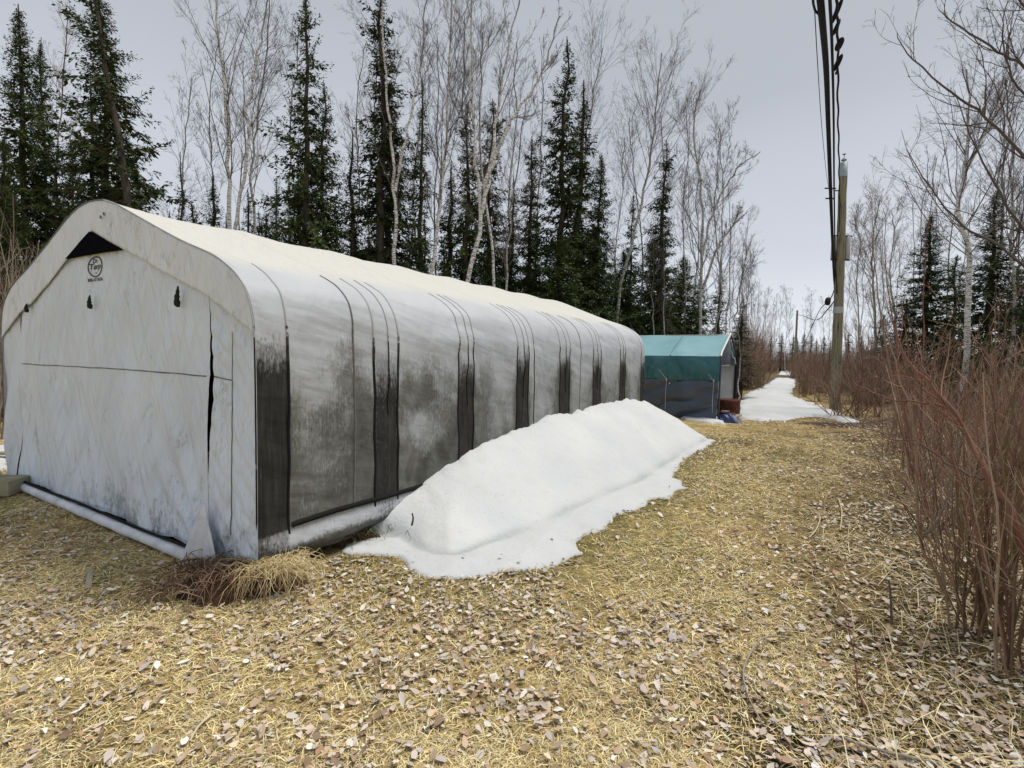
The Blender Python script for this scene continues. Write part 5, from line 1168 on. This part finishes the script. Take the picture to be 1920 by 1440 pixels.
# leaf scraps on the snow
pts_ = [(940,1045),(975,1052),(1035,1012),(1110,1003),(1165,972),(870,1047),(778,1053),(1255,915),(850,960),(1010,905),(700,960),(1100,1022)]
for i, (px, py) in enumerate(pts_):
    q = on_ground(px, py); hh = float(bank_h(np.array([q[0]]), np.array([q[1]]), poly_dist(np.array([q[0]]), np.array([q[1]]), BANK))[0]); q = on_ground(px, py, hh)
    if i >= 9: continue
    V, F = leaf_verts(q[:1], q[1:2], np.array([.028])); V = V[0]; V[:, 2] += hh + .004
    me = mesh('fallen_leaf', V - V.mean(0), F, M['leaf'], True); attr(me, 'col', np.repeat([[.10, .075, .05]], 9, 0)); o = link('fallen_leaf', me, None, V.mean(0))
    tag(o, 'small dark dead leaf lying on the thin edge of the snow bank', 'leaf', 'dark leaves on the snow bank')

# ------------------------------------------------------------------ CORNER CLUMP, STICKS, BOARDS
cc = on_ground(445, 1105); cx, cy = cc[0], cc[1]
tuft = thing('grass_clump', 'uprooted clump of dead grass and dark roots at the near shed corner', 'grass clump', (cx, cy, gz(cc)))
u, v = np.meshgrid(np.linspace(0, 2*np.pi, 60), np.linspace(0, 1, 24), indexing='ij')
r_ = (.36 + .10*np.sin(u*3 + 1) + .05*np.sin(u*7))*v**.8; hh = .17*(1 - v**1.6) + .07*(n2.f(np.cos(u)*v*4 + 9, np.sin(u)*v*4 + 9, 4) - .5)*(1 - v)**.3*2
V = np.stack([r_*np.cos(u)*1.15, r_*np.sin(u)*.62, hh - .02], -1)
link('root_mass', mesh('root_mass', V, grid_faces(60, 24)[:, ::-1], M['soil'], True), tuft)
def tuft_blades(K, c0, spread, L, out, cols, wd=.0022, seed=0, dirn=None):
    an = rnd(0, 6.28, K) if dirn is None else dirn + RNG.normal(size=K)*.7
    b0 = np.stack([c0[0] + RNG.normal(size=K)*spread[0], c0[1] + RNG.normal(size=K)*spread[1], c0[2] + 0*an], 1)
    d = np.stack([np.cos(an), np.sin(an)], 1); l_ = rnd(.5, 1.1, K)*L; o_ = out*rnd(.5, 1.3, K)
    k = np.linspace(0, 1, 5)[None, :, None]
    P = b0[:, None, :] + np.concatenate([d[:, None, :]*k*(l_*o_)[:, None, None], (k*1.4 - 1.9*k**2)*(l_*.55)[:, None, None]], 2); P[:, 1:] += RNG.normal(size=P[:, 1:].shape)*.012
    P[..., 2] = np.maximum(P[..., 2], .004)
    V, F = tubes(P, np.full((K, 5), wd)*np.array([1, 1, .9, .7, .3])[None], 3)
    c_ = np.array(cols)[RNG.integers(0, len(cols), K)]*rnd(.7, 1.2, K)[:, None]; me = mesh('dry_blades', V, F, M['blade'], True); attr(me, 'col', np.repeat(c_, 15, 0)); return me
STR = [(.62,.50,.27),(.68,.57,.34),(.48,.36,.18)]
o = link('dry_blades', tuft_blades(420, (.26, .02, .15), (.10, .07), .34, .85, STR), tuft); tag(o, kind='stuff')
o = link('dry_blades', tuft_blades(260, (-.16, .12, .10), (.14, .08), .24, .9, STR), tuft); tag(o, kind='stuff')
o = link('roots', tuft_blades(240, (-.10, -.02, .13), (.16, .08), .34, .9, [(.16,.09,.06),(.22,.13,.09),(.30,.22,.16),(.08,.05,.035)], .003), tuft); tag(o, kind='stuff')
o = link('roots', tuft_blades(60, (-.36, -.16, .05), (.06, .05), .28, 1.0, [(.16,.09,.06),(.30,.22,.16),(.5,.4,.24)], .003), tuft); tag(o, kind='stuff')
c2 = on_ground(650, 1015); t2 = thing('grass_clump', 'dark tangle of dead weeds between the shed skirt and the snow bank', 'grass clump', (c2[0], c2[1], gz(c2)))
V = np.stack([r_*np.cos(u)*.75, r_*np.sin(u)*.45, hh*.7 - .02], -1); link('root_mass', mesh('root_mass', V, grid_faces(60, 24)[:, ::-1], M['soil'], True), t2)
tag(link('dry_blades', tuft_blades(180, (0, 0, .07), (.14, .10), .26, .9, [(.12,.08,.05),(.25,.2,.1),(.18,.2,.09),(.07,.05,.03)], .0026), t2), kind='stuff')
for x_, y_, n_ in ((c2[0] - .28, c2[1] - .12, 0), (c2[0] - .55, c2[1] - .30, 1)):
    t3 = thing('grass_clump', ['low greenish weeds at the foot of the side skirt','thin weeds in the shadow under the side skirt'][n_], 'grass clump', (x_, y_, float(ground_h(x_, y_))))
    tag(link('dry_blades', tuft_blades(120, (0, 0, .02), (.14, .08), .2, 1., [(.2,.2,.08),(.4,.33,.17),(.14,.1,.06)], .002), t3), kind='stuff')
def stick(pts, r, matl, label, name='stick', sides=6, flat=None):
    P = catmull(pts, 12); R = r*np.linspace(1, .6, 12); c_ = P[0].copy(); o = link(name, mesh(name, *tubes(P - c_, R, sides), matl, True), None, c_); tag(o, label, name); return o
def gpt(px, py, h=.02): q = on_ground(px, py); q[2] = gz(q) + h; return q
stick([gpt(430, 1068, .0), gpt(432, 1068, .08), gpt(433, 1066, .17), gpt(434, 1066, .23)], .004, M['twig'], 'thin dark forked twig stuck upright before the white corner flap')
V, F = box(0, 0, 0, .034, .36, .012, .0); q = gpt(168, 1090, .025); V = V@np.array(Matrix.Rotation(.64, 3, 'Z')).T + q
place_mesh('wood_stake', V, F, M['wood_old'], 'grey weathered wooden stake lying in the leaves before the shed door', 'stake', False, None, .003)
stick([gpt(665, 1262, .02), gpt(675, 1290, .03), gpt(688, 1318, .02)], .006, simple('straw_stalk', (.5,.42,.25), (.62,.54,.36), 20), 'pale split stalk lying in the grass at bottom centre')
stick([gpt(395, 1345, .025), gpt(372, 1368, .03), gpt(356, 1392, .02)], .006, bpy.data.materials['straw_stalk'], 'pale straight stalk lying near the bottom edge, left of centre')
stick([gpt(825, 1240, .02), gpt(860, 1238, .03), gpt(905, 1240, .02)], .004, bpy.data.materials['straw_stalk'], 'thin horizontal stalk lying right of the split stalk')
stick([gpt(110, 1150, .02), gpt(130, 1168, .03)], .008, M['wood_old'], 'short brown wood scrap left of the grey stake')
stick([gpt(1520, 960, .02), gpt(1537, 975, .04), gpt(1530, 1000, .03), gpt(1516, 1015, .02)], .007, bpy.data.materials['straw_stalk'], 'pale curved stalk lying on the far grass')
stick([gpt(1572, 935, .02), gpt(1578, 965, .05), gpt(1575, 1000, .02)], .007, bpy.data.materials['straw_stalk'], 'second pale stalk lying right of the curved one')
stick([gpt(1400, 1120, .02), gpt(1440, 1122, .03), gpt(1470, 1130, .02)], .005, M['wood_old'], 'dry twig lying across the leaves right of the snow bank')
stick([gpt(1480, 1200, .02), gpt(1430, 1210, .05), gpt(1395, 1260, .04), gpt(1400, 1310, .03), gpt(1430, 1365, .02)], .006, M['wood_old'], 'long bent grey twig curving through the leaves at lower right')
stick([gpt(1672, 1170, .0), gpt(1668, 1165, .12), gpt(1662, 1160, .24)], .008, M['twig'], 'cut dark stub standing in the litter left of the thicket')
stick([gpt(1760, 1440, .02), gpt(1580, 1400, .05), gpt(1540, 1330, .05)], .007, M['wood_old'], 'brown dead branch lying at the bottom right corner')
# hero dead twig on snow
q = on_ground(772, 985, .30); stick([q, q + [.01, .0, .05], q + [.0, .01, .09]], .008, M['black'], 'small black twig poking from the near slope of the snow bank')
# boards and plank at the far left of the shed
pl = on_ground(-40, 925); V, F = box(0, 0, 0, .95, .30, .16, .10); V = V + [pl[0] - .05, pl[1] - .02, gz(pl) + .10]
place_mesh('plank', V, F, M['olive'], 'olive painted beam sticking out behind the left front corner of the shed', 'plank', False, None, .01)
V, F = box(0, 0, 0, .9, .10, .04, .25); q = on_ground(-20, 868); place_mesh('board', V + [q[0], q[1], gz(q) + .10], F, M['wood_old'], 'weathered board lying on the snow left of the shed', 'board', False, None, .004)
